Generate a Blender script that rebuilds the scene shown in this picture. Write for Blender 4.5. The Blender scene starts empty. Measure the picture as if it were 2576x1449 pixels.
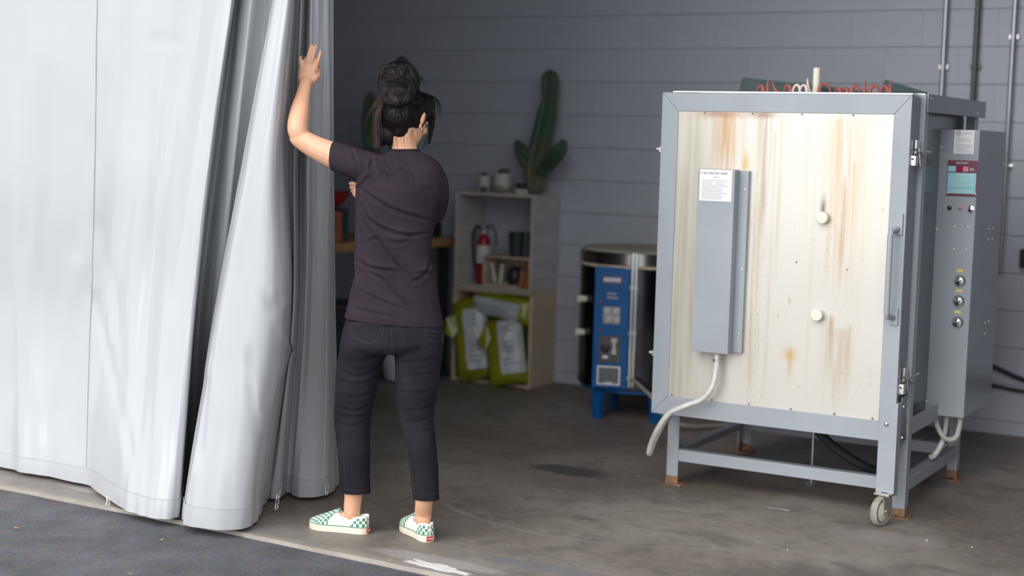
import bpy, bmesh, math, random
import numpy as np
from mathutils import Vector, Matrix, noise
from mathutils.bvhtree import BVHTree
random.seed(7); np.random.seed(7)
C = bpy.context.scene.collection
PI = math.pi
# ------------------------------------------------------------------ camera
YAW, PITCH, ROLL, FPX, CAMH = 0.522554, 0.098348, 0.0268422, 3828.05, 1.55042
def cam_axes():
    f = np.array([-math.sin(YAW)*math.cos(PITCH), math.cos(YAW)*math.cos(PITCH), -math.sin(PITCH)])
    r = np.array([math.cos(YAW), math.sin(YAW), 0.0]); u = np.cross(r, f)
    c, s = math.cos(ROLL), math.sin(ROLL)
    return c*r + s*u, -s*r + c*u, f
AR, AU, AF = cam_axes()
CO = np.array([0.0, 0.0, CAMH])
cd = bpy.data.cameras.new('camera'); cam = bpy.data.objects.new('camera', cd); C.objects.link(cam)
cam.matrix_world = Matrix(((AR[0], AU[0], -AF[0], 0), (AR[1], AU[1], -AF[1], 0), (AR[2], AU[2], -AF[2], CAMH), (0, 0, 0, 1)))
cd.sensor_width = 36; cd.sensor_fit = 'HORIZONTAL'; cd.lens = FPX/2576*36
cd.clip_start = .05; cd.clip_end = 200
cd.dof.use_dof = True; cd.dof.focus_distance = 5.95; cd.dof.aperture_fstop = 1.25
bpy.context.scene.camera = cam
# ------------------------------------------------------------------ world, sun, exposure
sc = bpy.context.scene
w = bpy.data.worlds.new('sky'); sc.world = w; w.use_nodes = True
bg = w.node_tree.nodes['Background']; bg.inputs[0].default_value = (.95, .967, 1.0, 1); bg.inputs[1].default_value = 1.0
sd = bpy.data.lights.new('sun', 'SUN'); sd.energy = 1.15; sd.angle = math.radians(50); sd.color = (1, .97, .93)
so = bpy.data.objects.new('sun', sd); C.objects.link(so)
so.rotation_euler = Vector((.15, .86, -.46)).to_track_quat('-Z', 'Y').to_euler()
sc.view_settings.view_transform = 'Standard'; sc.view_settings.look = 'None'
sc.view_settings.gamma = 1; sc.view_settings.use_curve_mapping = False
sc.view_settings.exposure = 0.85

# ------------------------------------------------------------------ modelling aids
def ray(px, py): return (px-1288)/FPX*AR - (py-724.5)/FPX*AU + AF
def atY(px, py, Y): d = ray(px, py); return CO + d*(Y/d[1])
def atZ(px, py, z=0.0): d = ray(px, py); return CO + d*((z-CAMH)/d[2])
def atX(px, py, X): d = ray(px, py); return CO + d*(X/d[0])
def to_px(P):
    d = np.asarray(P, float) - CO; z = d@AF
    return np.stack([1288+FPX*(d@AR)/z, 724.5-FPX*(d@AU)/z], -1)

def add_box(bm, x0, x1, y0, y1, z0, z1, bev=0.0, mtx=None):
    t = bmesh.new()
    vs = [t.verts.new((x, y, z)) for x in (x0, x1) for y in (y0, y1) for z in (z0, z1)]
    for q in ((0, 1, 3, 2), (4, 6, 7, 5), (0, 4, 5, 1), (2, 3, 7, 6), (0, 2, 6, 4), (1, 5, 7, 3)):
        t.faces.new([vs[i] for i in q])
    if bev > 0: bmesh.ops.bevel(t, geom=list(t.edges), offset=bev, segments=2, profile=.5, affect='EDGES')
    if mtx is not None: bmesh.ops.transform(t, matrix=mtx, verts=t.verts)
    merge(bm, t)
def merge(bm, t):
    bmesh.ops.recalc_face_normals(t, faces=t.faces)
    me = bpy.data.meshes.new('tmp'); t.to_mesh(me); t.free(); bm.from_mesh(me); bpy.data.meshes.remove(me)
def BM(): return bmesh.new()
def bbox(*a, **k): b = BM(); add_box(b, *a, **k); return b
def spline(pts, n):
    P = [np.asarray(p, float) for p in pts]; P = [2*P[0]-P[1]] + P + [2*P[-1]-P[-2]]
    out = []
    for i in range(1, len(P)-2):
        for k in range(n):
            t = k/n; a, b, c, d = P[i-1:i+3]
            out.append(.5*((2*b) + (c-a)*t + (2*a-5*b+4*c-d)*t*t + (3*b-a-3*c+d)*t**3))
    out.append(P[-2]); return out
def add_tube(bm, pts, r, seg=8, cap=True, sy=None, ref=None, roundcap=False):
    """tube through pts; r one radius or one per point; sy flattening per point along the second axis"""
    P = [Vector(p) for p in pts]; n = len(P)
    R = list(r) if hasattr(r, '__len__') else [r]*n
    S = [1.0]*n if sy is None else (list(sy) if hasattr(sy, '__len__') else [sy]*n)
    if roundcap:
        d0 = (P[0]-P[1]).normalized(); d1 = (P[-1]-P[-2]).normalized()
        a = [P[0]+d0*R[0]*.9, P[0]+d0*R[0]*.6]; b = [P[-1]+d1*R[-1]*.6, P[-1]+d1*R[-1]*.9]
        P = a+P+b; R = [R[0]*.35, R[0]*.78]+R+[R[-1]*.78, R[-1]*.35]; S = [S[0]]*2+S+[S[-1]]*2; n = len(P)
    t = bmesh.new(); rings = []
    T = [(P[min(i+1, n-1)]-P[max(i-1, 0)]).normalized() for i in range(n)]
    if ref is None:
        ref = Vector((0, 0, 1)) if abs(T[0].z) < .9 else Vector((1, 0, 0))
    a = (Vector(ref)-T[0]*Vector(ref).dot(T[0])).normalized()
    for i in range(n):
        a = (a - T[i]*a.dot(T[i])).normalized(); b = T[i].cross(a)
        rings.append([t.verts.new(P[i]+a*math.cos(2*PI*k/seg)*R[i]+b*math.sin(2*PI*k/seg)*R[i]*S[i]) for k in range(seg)])
    for i in range(n-1):
        for k in range(seg):
            t.faces.new((rings[i][k], rings[i][(k+1) % seg], rings[i+1][(k+1) % seg], rings[i+1][k]))
    if cap: t.faces.new(rings[0][::-1]); t.faces.new(rings[-1])
    merge(bm, t)
def add_loft(bm, rings, cap=True):
    t = bmesh.new(); R = [[t.verts.new(p) for p in ring] for ring in rings]; n = len(R[0])
    for i in range(len(R)-1):
        for k in range(n): t.faces.new((R[i][k], R[i][(k+1) % n], R[i+1][(k+1) % n], R[i+1][k]))
    if cap: t.faces.new(R[0][::-1]); t.faces.new(R[-1])
    merge(bm, t)
def add_lathe(bm, prof, c=(0, 0, 0), seg=24, mtx=None):
    """prof: list of (radius, z)"""
    t = bmesh.new(); rings = []
    for r, z in prof:
        rings.append([t.verts.new((max(r, 1e-4)*math.cos(2*PI*k/seg), max(r, 1e-4)*math.sin(2*PI*k/seg), z)) for k in range(seg)])
    for i in range(len(rings)-1):
        for k in range(seg): t.faces.new((rings[i][k], rings[i][(k+1) % seg], rings[i+1][(k+1) % seg], rings[i+1][k]))
    t.faces.new(rings[0][::-1]); t.faces.new(rings[-1])
    M = Matrix.Translation(Vector(c)) @ (mtx if mtx is not None else Matrix())
    bmesh.ops.transform(t, matrix=M, verts=t.verts); merge(bm, t)
def add_ball(bm, c, rx, ry=None, rz=None, mtx=None, u=16, v=10):
    t = bmesh.new(); bmesh.ops.create_uvsphere(t, u_segments=u, v_segments=v, radius=1)
    M = Matrix.Translation(Vector(c)) @ (mtx if mtx is not None else Matrix()) @ Matrix.Diagonal((rx, ry or rx, rz or rx, 1))
    bmesh.ops.transform(t, matrix=M, verts=t.verts); merge(bm, t)
def rot_to(v, up=(0, 0, 1)):
    return Vector(v).to_track_quat('Z', 'Y').to_matrix().to_4x4()

def obj(name, bm, m, parent=None, smooth=True, ang=35):
    if isinstance(bm, bpy.types.Mesh): me = bm
    else:
        me = bpy.data.meshes.new(name); bm.to_mesh(me); bm.free()
    if m is not None and len(me.materials) == 0:
        for mm in (m if isinstance(m, (list, tuple)) else [m]): me.materials.append(mm)
    if smooth:
        me.polygons.foreach_set('use_smooth', [True]*len(me.polygons)); me.set_sharp_from_angle(angle=math.radians(ang))
    o = bpy.data.objects.new(name, me); C.objects.link(o)
    if smooth and len(me.polygons) < 3000:
        wn = o.modifiers.new('n', 'WEIGHTED_NORMAL'); wn.keep_sharp = True; wn.weight = 60
    if parent is not None: put(o, parent)
    return o
def put(o, parent):
    o.parent = parent
    M = Matrix.Translation(parent.location) if parent.type == 'EMPTY' else parent.matrix_basis
    q = parent
    if q.parent is not None: M = Matrix()
    o.matrix_parent_inverse = M.inverted()
def thing(name, label, cat, loc, group=None):
    o = bpy.data.objects.new(name, None); C.objects.link(o); o.location = loc; o.empty_display_size = .1
    return tag(o, label, cat, group)
def tag(o, label, cat, group=None):
    o['label'] = label; o['category'] = cat
    if group: o['group'] = group
    return o
def struct(name, bm, m, parent=None, **k):
    o = obj(name, bm, m, parent, **k)
    if parent is None: o['kind'] = 'structure'
    return o
def lettering(txt, size, loc, mtx, m, parent, name='lettering', ext=.0006, align='CENTER', xs=1.0):
    cu = bpy.data.curves.new('t', 'FONT'); cu.body = txt; cu.size = size; cu.extrude = ext; cu.align_x = align; cu.align_y = 'CENTER'
    cu.resolution_u = 2
    to = bpy.data.objects.new('t', cu); C.objects.link(to); bpy.context.view_layer.update()
    me = bpy.data.meshes.new_from_object(to.evaluated_get(bpy.context.evaluated_depsgraph_get()))
    bpy.data.objects.remove(to)
    me.transform(Matrix.Translation(Vector(loc)) @ mtx @ Matrix.Diagonal((xs, 1, 1, 1)))
    me.materials.clear()
    return obj(name, me, m, parent, smooth=False)
FACE_FRONT = Matrix(((1, 0, 0, 0), (0, 0, -1, 0), (0, 1, 0, 0), (0, 0, 0, 1)))   # text lying in XZ, facing -Y
def evaluated(o):
    bpy.context.view_layer.update()
    return bpy.data.meshes.new_from_object(o.evaluated_get(bpy.context.evaluated_depsgraph_get()))
def remeshed(bm, voxel, smooth_it=4, fac=.5):
    me = bpy.data.meshes.new('r'); bm.to_mesh(me); bm.free()
    o = bpy.data.objects.new('r', me); C.objects.link(o)
    m = o.modifiers.new('r', 'REMESH'); m.mode = 'VOXEL'; m.voxel_size = voxel
    if smooth_it:
        s = o.modifiers.new('s', 'SMOOTH'); s.factor = fac; s.iterations = smooth_it
    out = evaluated(o); bpy.data.objects.remove(o); out.materials.clear(); return out
def coords(me):
    a = np.empty(len(me.vertices)*3); me.vertices.foreach_get('co', a); return a.reshape(-1, 3)
def normals(me):
    a = np.empty(len(me.vertices)*3); me.vertices.foreach_get('normal', a); return a.reshape(-1, 3)
def setco(me, a): me.vertices.foreach_set('co', np.asarray(a, np.float32).ravel()); me.update()

# ------------------------------------------------------------------ materials
def mat(name, col, rough=.5, metal=0.0, var=.12, vscale=6, bump=0.0, bscale=80, spec=.5, stretch=(1, 1, 1), coat=0, sss=0, col2=None, detail=5, rvar=.0):
    m = bpy.data.materials.new(name); m.use_nodes = True
    N = m.node_tree; n = N.nodes; L = N.links; b = n['Principled BSDF']
    b.inputs['Roughness'].default_value = rough; b.inputs['Metallic'].default_value = metal
    b.inputs['Specular IOR Level'].default_value = spec
    if coat: b.inputs['Coat Weight'].default_value = coat; b.inputs['Coat Roughness'].default_value = .15
    if sss:
        b.inputs['Subsurface Weight'].default_value = sss; b.inputs['Subsurface Radius'].default_value = (.012, .005, .003); b.inputs['Subsurface Scale'].default_value = .6
    tc = n.new('ShaderNodeTexCoord'); mp = n.new('ShaderNodeMapping'); mp.inputs['Scale'].default_value = stretch
    L.new(tc.outputs['Object'], mp.inputs[0])
    nz = n.new('ShaderNodeTexNoise'); nz.inputs['Scale'].default_value = vscale; nz.inputs['Detail'].default_value = detail
    L.new(mp.outputs[0], nz.inputs['Vector'])
    c2 = col2 or tuple(max(0, c*(1-var)) for c in col); c1 = col if col2 else tuple(min(1, c*(1+var)) for c in col)
    rp = n.new('ShaderNodeValToRGB'); rp.color_ramp.elements[0].position = .32; rp.color_ramp.elements[1].position = .68
    rp.color_ramp.elements[0].color = (*c2, 1); rp.color_ramp.elements[1].color = (*c1, 1)
    L.new(nz.outputs['Fac'], rp.inputs[0]); L.new(rp.outputs[0], b.inputs['Base Color'])
    if rvar:
        mr = n.new('ShaderNodeMapRange'); mr.inputs['To Min'].default_value = max(.02, rough-rvar); mr.inputs['To Max'].default_value = rough+rvar
        L.new(nz.outputs['Fac'], mr.inputs[0]); L.new(mr.outputs[0], b.inputs['Roughness'])
    if bump:
        n2 = n.new('ShaderNodeTexNoise'); n2.inputs['Scale'].default_value = bscale; n2.inputs['Detail'].default_value = 6
        L.new(mp.outputs[0], n2.inputs['Vector'])
        bp = n.new('ShaderNodeBump'); bp.inputs['Strength'].default_value = bump; bp.inputs['Distance'].default_value = .004
        L.new(n2.outputs['Fac'], bp.inputs['Height']); L.new(bp.outputs[0], b.inputs['Normal'])
    return m
def nd(m): return m.node_tree.nodes, m.node_tree.links
M = {}
M['block'] = mat('painted_block', (.43, .455, .52), .62, var=.03, vscale=3, bump=.45, bscale=70)
M['paint_grey'] = mat('grey_enamel', (.325, .355, .392), .38, var=.05, vscale=4, bump=.04, bscale=200)
M['paint_dark'] = mat('dark_side_steel', (.19, .205, .24), .27, metal=.55, var=.1, vscale=4)
M['steel'] = mat('steel', (.62, .62, .60), .28, metal=1, var=.1, vscale=20)
M['zinc'] = mat('zinc', (.66, .65, .62), .35, metal=.9, var=.12, vscale=40)
M['rubber'] = mat('rubber', (.035, .035, .038), .6, var=.2)
M['tyre'] = mat('worn_tyre', (.30, .28, .25), .7, var=.2, vscale=30)
M['rust'] = mat('rust', (.27, .15, .09), .9, var=.35, vscale=40, bump=.5)
M['white_sheet'] = mat('label_paper', (.82, .82, .84), .28, var=.03)
M['print_grey'] = mat('print_grey', (.33, .34, .37), .5)
M['print_dark'] = mat('print_dark', (.09, .09, .1), .5)
M['plug'] = mat('cream_plug', (.78, .74, .62), .7, var=.06)
M['maroon'] = mat('maroon_plate', (.17, .045, .085), .35, var=.05)
M['aqua'] = mat('aqua_keypad', (.33, .68, .74), .4, var=.04)
M['red_led'] = mat('red_display', (.32, .015, .03), .25)
M['pink_led'] = mat('pink_display', (.72, .30, .32), .3)
M['yellow_tape'] = mat('yellow_label', (.82, .58, .22), .5, var=.08)
M['chrome'] = mat('chrome', (.72, .73, .74), .14, metal=1, var=.04)
M['conduit'] = mat('flex_conduit', (.66, .65, .62), .45, metal=.15, var=.1, vscale=30)
M['emt'] = mat('steel_conduit', (.42, .43, .44), .32, metal=.85, var=.08)
M['emt_dark'] = mat('dark_conduit', (.10, .10, .09), .4, metal=.4, var=.15)
M['cable'] = mat('black_cable', (.02, .02, .022), .5)
M['blue'] = mat('blue_enamel', (.008, .105, .33), .35, var=.08, spec=.3)
M['drum'] = mat('dark_stainless', (.085, .082, .088), .2, metal=1, var=.25, vscale=5, rvar=.06)
M['lid_band'] = mat('lid_band', (.50, .48, .44), .2, metal=1, var=.3, vscale=9, rvar=.06)
M['lid_brick'] = mat('lid_firebrick', (.30, .28, .22), .85, var=.1)
M['wood_pale'] = mat('pale_plywood', (.52, .42, .30), .6, var=.22, vscale=3, stretch=(1, 1, 8), bump=.1)
M['wood_grey'] = mat('grey_plywood', (.50, .485, .46), .65, var=.14, vscale=3, stretch=(1, 1, 6), bump=.1)
M['wood_edge'] = mat('ply_edge', (.62, .49, .35), .6, var=.2, vscale=20)
M['wood_table'] = mat('table_wood', (.33, .185, .085), .5, var=.25, vscale=3, stretch=(8, 1, 1))
M['cactus'] = mat('cactus_skin', (.045, .085, .05), .55, var=.3, vscale=8, bump=.2)
M['cactus_old'] = mat('cactus_woody', (.16, .14, .085), .75, var=.25, vscale=10, bump=.4)
M['spine'] = mat('cactus_spine', (.25, .22, .14), .6)
M['cream'] = mat('cream_ceramic', (.56, .54, .49), .4, var=.06)
M['soil'] = mat('soil', (.04, .03, .022), .9, var=.4, vscale=60, bump=.8)
M['terra'] = mat('terracotta', (.36, .15, .08), .8, var=.15)
M['stone'] = mat('dark_stone', (.07, .07, .075), .6, var=.4, vscale=20, bump=.5)
M['stone_tan'] = mat('tan_stone', (.25, .21, .16), .8, var=.3, vscale=20, bump=.5)
M['ext_red'] = mat('extinguisher_red', (.30, .012, .02), .3, var=.06)
M['black_plastic'] = mat('black_plastic', (.022, .024, .028), .4, var=.1)
M['pot_dark'] = mat('dark_green_pot', (.03, .045, .05), .5, var=.1)
M['bag_green'] = mat('green_bag_film', (.24, .25, .012), .3, var=.22, vscale=7, bump=.35, bscale=18, coat=.3)
M['bag_white'] = mat('white_bag_print', (.55, .58, .60), .35, var=.12, vscale=9, bump=.35, bscale=18, coat=.2)
M['bag_ink'] = mat('bag_ink', (.30, .36, .36), .5)
M['brick_or'] = mat('orange_brick', (.36, .135, .045), .8, var=.2, vscale=20, bump=.4)
M['skin'] = mat('skin', (.74, .41, .262), .5, var=.07, vscale=14, bump=.05, bscale=260, sss=.12)
M['shirt'] = mat('faded_black_tee', (.034, .025, .034), .95, var=.13, vscale=9, bump=.25, bscale=700, spec=.1)
M['jeans'] = mat('black_denim', (.020, .0175, .024), .9, var=.22, vscale=10, bump=.35, bscale=600, spec=.12)
M['stitch'] = mat('denim_stitch', (.048, .045, .053), .8)
M['hair'] = mat('dark_hair', (.010, .0068, .0078), .5, var=.5, vscale=18, stretch=(5, 5, 1), bump=.5, bscale=60, spec=.2)
M['hair_strand'] = mat('hair_strands', (.014, .0095, .0105), .42, var=.5, vscale=30, spec=.3)
M['hair_brown'] = mat('brown_hair_tips', (.05, .024, .016), .45, var=.3)
M['canvas'] = mat('off_white_canvas', (.80, .76, .68), .8, var=.04, vscale=40, bump=.2, bscale=500)
M['foxing'] = mat('cream_foxing', (.72, .68, .56), .55, var=.06)
M['sock'] = mat('white_sock', (.85, .86, .9), .85)
M['green_line'] = mat('green_piping', (.03, .22, .15), .6)
M['heel_red'] = mat('red_heel_label', (.45, .04, .05), .6)
M['white_ink'] = mat('white_ink', (.85, .83, .8), .6)
M['eye_w'] = mat('eye_white', (.8, .8, .78), .2); M['eye_d'] = mat('iris', (.03, .015, .01), .2); M['lip'] = mat('lips', (.45, .17, .14), .45)
M['red_clay'] = mat('red_clay', (.30, .085, .07), .6, var=.15)
M['pink_clay'] = mat('pale_clay', (.74, .62, .56), .6, var=.08)
M['dark_sheet'] = mat('dark_slate_sheet', (.06, .09, .095), .45, var=.15)
M['plaster'] = mat('ceiling_paint', (.30, .31, .33), .8, var=.05)
M['facade'] = mat('facade_stucco', (.5, .5, .49), .9, var=.06, bump=.3)
M['foxing_dull'] = mat('pale_grit', (.48, .46, .43), .8)
M['leaf'] = mat('dry_leaf', (.42, .24, .10), .7, var=.3)
M['chip'] = mat('plaster_chip', (.70, .69, .68), .8, var=.1, vscale=30, bump=.5)
M['tub'] = mat('white_tub', (.66, .68, .70), .35, var=.04)
M['card'] = mat('orange_carton', (.33, .115, .055), .6, var=.12, vscale=8)
M['navy'] = mat('navy_cloth', (.02, .022, .035), .8)
M['red_enamel'] = mat('red_enamel', (.34, .02, .022), .3)

# vinyl curtain
M['vinyl'] = mat('grey_vinyl', (.435, .45, .472), .30, var=.03, vscale=2, bump=.10, bscale=14, spec=.55, coat=.25)
M['vinyl_hem'] = mat('grey_vinyl_hem', (.425, .44, .462), .34, var=.03, vscale=3, bump=.15, bscale=22, spec=.55, coat=.2)
M['seam'] = mat('vinyl_seam', (.50, .52, .55), .5)

# checker canvas
mk = mat('green_checked_canvas', (.8, .76, .68), .8); n, L = nd(mk)
uv = n.new('ShaderNodeUVMap'); ck = n.new('ShaderNodeTexChecker'); ck.inputs['Scale'].default_value = 1
ck.inputs['Color1'].default_value = (.80, .76, .68, 1); ck.inputs['Color2'].default_value = (.055, .25, .15, 1)
L.new(uv.outputs[0], ck.inputs[0]); L.new(ck.outputs[0], n['Principled BSDF'].inputs['Base Color']); M['checks'] = mk

# floor concrete
def concrete():
    m = mat('stained_concrete', (.20, .18, .155), .55, bump=.25, bscale=45); n, L = nd(m); b = n['Principled BSDF']
    tc = n.new('ShaderNodeTexCoord')
    def noisy(scale, det, lo, hi, vec=None, dist=0):
        z = n.new('ShaderNodeTexNoise'); z.inputs['Scale'].default_value = scale; z.inputs['Detail'].default_value = det; z.inputs['Distortion'].default_value = dist
        L.new(vec or tc.outputs['Object'], z.inputs['Vector'])
        r = n.new('ShaderNodeMapRange'); r.inputs['From Min'].default_value = lo; r.inputs['From Max'].default_value = hi
        L.new(z.outputs['Fac'], r.inputs[0]); return r.outputs[0]
    def mix(fac, a, bcol, k=1.0):
        x = n.new('ShaderNodeMix'); x.data_type = 'RGBA'
        if k != 1.0:
            q = n.new('ShaderNodeMath'); q.operation = 'MULTIPLY'; q.inputs[1].default_value = k; L.new(fac, q.inputs[0]); fac = q.outputs[0]
        L.new(fac, x.inputs['Factor'])
        for s, v in (('A', a), ('B', bcol)):
            sock = [i for i in x.inputs if i.name == s and i.type == 'RGBA'][0]
            if isinstance(v, tuple): sock.default_value = (*v, 1)
            else: L.new(v, sock)
        return [o for o in x.outputs if o.type == 'RGBA'][0]
    c = mix(noisy(1.1, 6, .36, .64, dist=.6), (.158, .128, .106), (.275, .242, .212))
    c = mix(noisy(3.2, 7, .52, .74, dist=1.2), c, (.105, .090, .076), .75)
    c = mix(noisy(26, 4, .56, .74), c, (.36, .34, .31), .5)
    c = mix(noisy(11, 8, .50, .72, dist=.5), c, (.11, .095, .08), .45)
    c = mix(noisy(120, 2, .70, .80), c, (.42, .40, .37), .5)
    mp = n.new('ShaderNodeMapping'); mp.inputs['Scale'].default_value = (1.2, 9, 1); mp.inputs['Rotation'].default_value = (0, 0, .5); L.new(tc.outputs['Object'], mp.inputs[0])
    c = mix(noisy(1.6, 5, .60, .75, vec=mp.outputs[0], dist=.8), c, (.27, .255, .235), .55)
    sep = n.new('ShaderNodeSeparateXYZ'); L.new(tc.outputs['Object'], sep.inputs[0])
    def math_(op, a, b2=None):
        q = n.new('ShaderNodeMath'); q.operation = op
        for i, v in enumerate((a, b2)):
            if v is None: continue
            if isinstance(v, (int, float)): q.inputs[i].default_value = v
            else: L.new(v, q.inputs[i])
        return q.outputs[0]
    # worn, paler apron by the threshold
    ap = n.new('ShaderNodeMapRange'); ap.inputs['From Min'].default_value = 5.0; ap.inputs['From Max'].default_value = 4.55; L.new(sep.outputs['Y'], ap.inputs[0])
    c = mix(math_('MULTIPLY', ap.outputs[0], noisy(4, 5, .25, .8)), c, (.30, .285, .265), .8)
    lip = n.new('ShaderNodeMapRange'); lip.inputs['From Min'].default_value = 4.545; lip.inputs['From Max'].default_value = 4.50; L.new(sep.outputs['Y'], lip.inputs[0])
    c = mix(math_('MULTIPLY', lip.outputs[0], noisy(6, 6, .3, .62)), c, (.38, .34, .29), .6)
    # arc scraped by the swinging kiln door
    dx = math_('SUBTRACT', sep.outputs['X'], -2.78); dy = math_('SUBTRACT', sep.outputs['Y'], 6.22)
    rr = math_('SQRT', math_('ADD', math_('MULTIPLY', dx, dx), math_('MULTIPLY', dy, dy)))
    ar = math_('ABSOLUTE', math_('SUBTRACT', rr, 1.06))
    mr = n.new('ShaderNodeMapRange'); mr.inputs['From Min'].default_value = .022; mr.inputs['From Max'].default_value = .003; L.new(ar, mr.inputs[0])
    fr = n.new('ShaderNodeMapRange'); fr.inputs['From Min'].default_value = 5.9; fr.inputs['From Max'].default_value = 5.5; L.new(sep.outputs['Y'], fr.inputs[0])
    c = mix(math_('MULTIPLY', math_('MULTIPLY', mr.outputs[0], fr.outputs[0]), noisy(3, 3, .3, .7)), c, (.34, .32, .30), .6)
    # dark blot left of the kiln, smaller patches, broad darkening at the right front
    for (x, y, rx, ry, col, k) in ((-3.25, 6.25, .22, .10, (.07, .06, .055), .9), (-2.95, 4.60, .30, .06, (.40, .39, .38), .5), (-1.66, 5.93, .20, .11, (.33, .33, .335), .35),
                                   (-2.55, 4.75, .3, .06, (.17, .17, .19), .7), (-1.15, 4.95, 1.0, .60, (.085, .072, .063), .85), (-4.7, 4.66, .25, .05, (.42, .40, .37), .6)):
        ex = math_('DIVIDE', math_('SUBTRACT', sep.outputs['X'], x), rx); ey = math_('DIVIDE', math_('SUBTRACT', sep.outputs['Y'], y), ry)
        e = math_('ADD', math_('MULTIPLY', ex, ex), math_('MULTIPLY', ey, ey))
        e = math_('SUBTRACT', math_('ADD', e, math_('MULTIPLY', noisy(7, 6, .2, .8), 1.1)), .55)
        q = n.new('ShaderNodeMapRange'); q.inputs['From Min'].default_value = 1.15; q.inputs['From Max'].default_value = .45; L.new(e, q.inputs[0])
        c = mix(q.outputs[0], c, col, k)
    L.new(c, b.inputs['Base Color']); return m
M['concrete'] = concrete()
M['asphalt'] = mat('asphalt', (.125, .125, .135), .85, var=.25, vscale=5, bump=1.0, bscale=160)
n, L = nd(M['asphalt'])
vz = n.new('ShaderNodeTexVoronoi'); vz.inputs['Scale'].default_value = 140; tc = n.new('ShaderNodeTexCoord'); L.new(tc.outputs['Object'], vz.inputs['Vector'])
mx = n.new('ShaderNodeMix'); mx.data_type = 'RGBA'; mx.blend_type = 'MULTIPLY'; mx.inputs['Factor'].default_value = .45
src = n['Principled BSDF'].inputs['Base Color'].links[0].from_socket
ia = [i for i in mx.inputs if i.type == 'RGBA']; L.new(src, ia[0]); L.new(vz.outputs['Color'], ia[1])
L.new([o for o in mx.outputs if o.type == 'RGBA'][0], n['Principled BSDF'].inputs['Base Color'])

# kiln door panel: colour attribute holds the real run-off stains
mp_ = mat('stained_stainless', (.8, .78, .72), .30, metal=.0, bump=.05, bscale=30, stretch=(6, 6, .6)); n, L = nd(mp_)
at = n.new('ShaderNodeVertexColor'); at.layer_name = 'stain'; L.new(at.outputs[0], n['Principled BSDF'].inputs['Base Color'])
n['Principled BSDF'].inputs['Metallic'].default_value = .3
M['door_panel'] = mp_

# ------------------------------------------------------------------ the setting
# concrete slab with a ragged front edge
b = BM(); xs = np.linspace(-10, 5, 184); top = []; low = []
for x in xs:
    e = 4.497 + .012*noise.noise((x*3, 1, 0)) + .006*noise.noise((x*14, 4, 0)) - .022*max(0, min(1, (x+3.8)/.9)) - .03*max(0, x+2.9)*0
    top.append(b.verts.new((x, e, 0))); low.append(b.verts.new((x, e-.012, -.04)))
bk = [b.verts.new((x, 8.75, 0)) for x in xs]
for i in range(len(xs)-1):
    b.faces.new((top[i], top[i+1], bk[i+1], bk[i])); b.faces.new((low[i], low[i+1], top[i+1], top[i]))
struct('floor', b, M['concrete'], smooth=False)
b = BM(); g = 60
V = [[b.verts.new((-14+24*i/g, -6+10.62*j/g, -.016+.004*noise.noise((i*.9, j*.9, 0)))) for j in range(g+1)] for i in range(g+1)]
for i in range(g):
    for j in range(g): b.faces.new((V[i][j], V[i+1][j], V[i+1][j+1], V[i][j+1]))
struct('driveway', b, M['asphalt'])
# back wall of painted concrete blocks
wb = struct('wall_back', bbox(-10, 5, 8.499, 8.75, -.02, 4.6), M['block'], smooth=False)
def block_bm(hx, hz):
    b = bbox(-hx, hx, 0, .012, -hz, hz)
    bmesh.ops.bevel(b, geom=list(b.edges), offset=.0015, segments=2, profile=.5, affect='EDGES')
    return b
bm0 = block_bm(.2031, .0993)
blk_me = bpy.data.meshes.new('block'); bm0.to_mesh(blk_me); bm0.free(); blk_me.materials.append(M['block'])
bm1 = block_bm(.2031, .037)
blk_low = bpy.data.meshes.new('block_low'); bm1.to_mesh(blk_low); bm1.free(); blk_low.materials.append(M['block'])
X0 = atY(1486, 412, 8.49)[0]
for k in range(-7, 7):
    zc = 1.2971 + (k+.5)*.2032
    if k == -7: zc = .0395
    off = 0 if k % 2 == 0 else .2032
    for i in range(-5, 9):
        x = X0 + .2032 + i*.4064 + off
        if x < -6.9 or x > -.75: continue
        o = bpy.data.objects.new('block', blk_me if k > -7 else blk_low); C.objects.link(o); o.parent = wb
        o.location = (x, 8.4885 + random.uniform(-.0006, .0006), zc)
        o.rotation_euler = (random.uniform(-.0012, .0012), 0, random.uniform(-.0012, .0012))
struct('wall_left', bbox(-9.2, -9.0, 4.9, 8.49, -.02, 4.6), M['block'], smooth=False)
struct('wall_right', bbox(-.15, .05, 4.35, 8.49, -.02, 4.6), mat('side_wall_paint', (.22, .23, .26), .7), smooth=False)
struct('ceiling', bbox(-10, 5, 4.5, 8.75, 4.6, 4.8), M['plaster'], smooth=False)
b = bbox(-10, 5, 4.35, 4.7, 4.25, 5.6); add_box(b, -.14, 5, 4.36, 4.69, -.05, 4.25); add_box(b, -10, -6.35, 4.95, 5.15, -.05, 4.6); add_box(b, -10, -8.2, 4.36, 4.69, -.05, 4.25); struct('wall_front', b, M['facade'], smooth=False)  # far-left return is unseen, added to stop light leaking past the curtain
struct('trim_1', bbox(-9.2, -.15, 4.72, 4.80, 4.17, 4.25), M['emt'], smooth=False)

exec_parts = []
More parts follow.
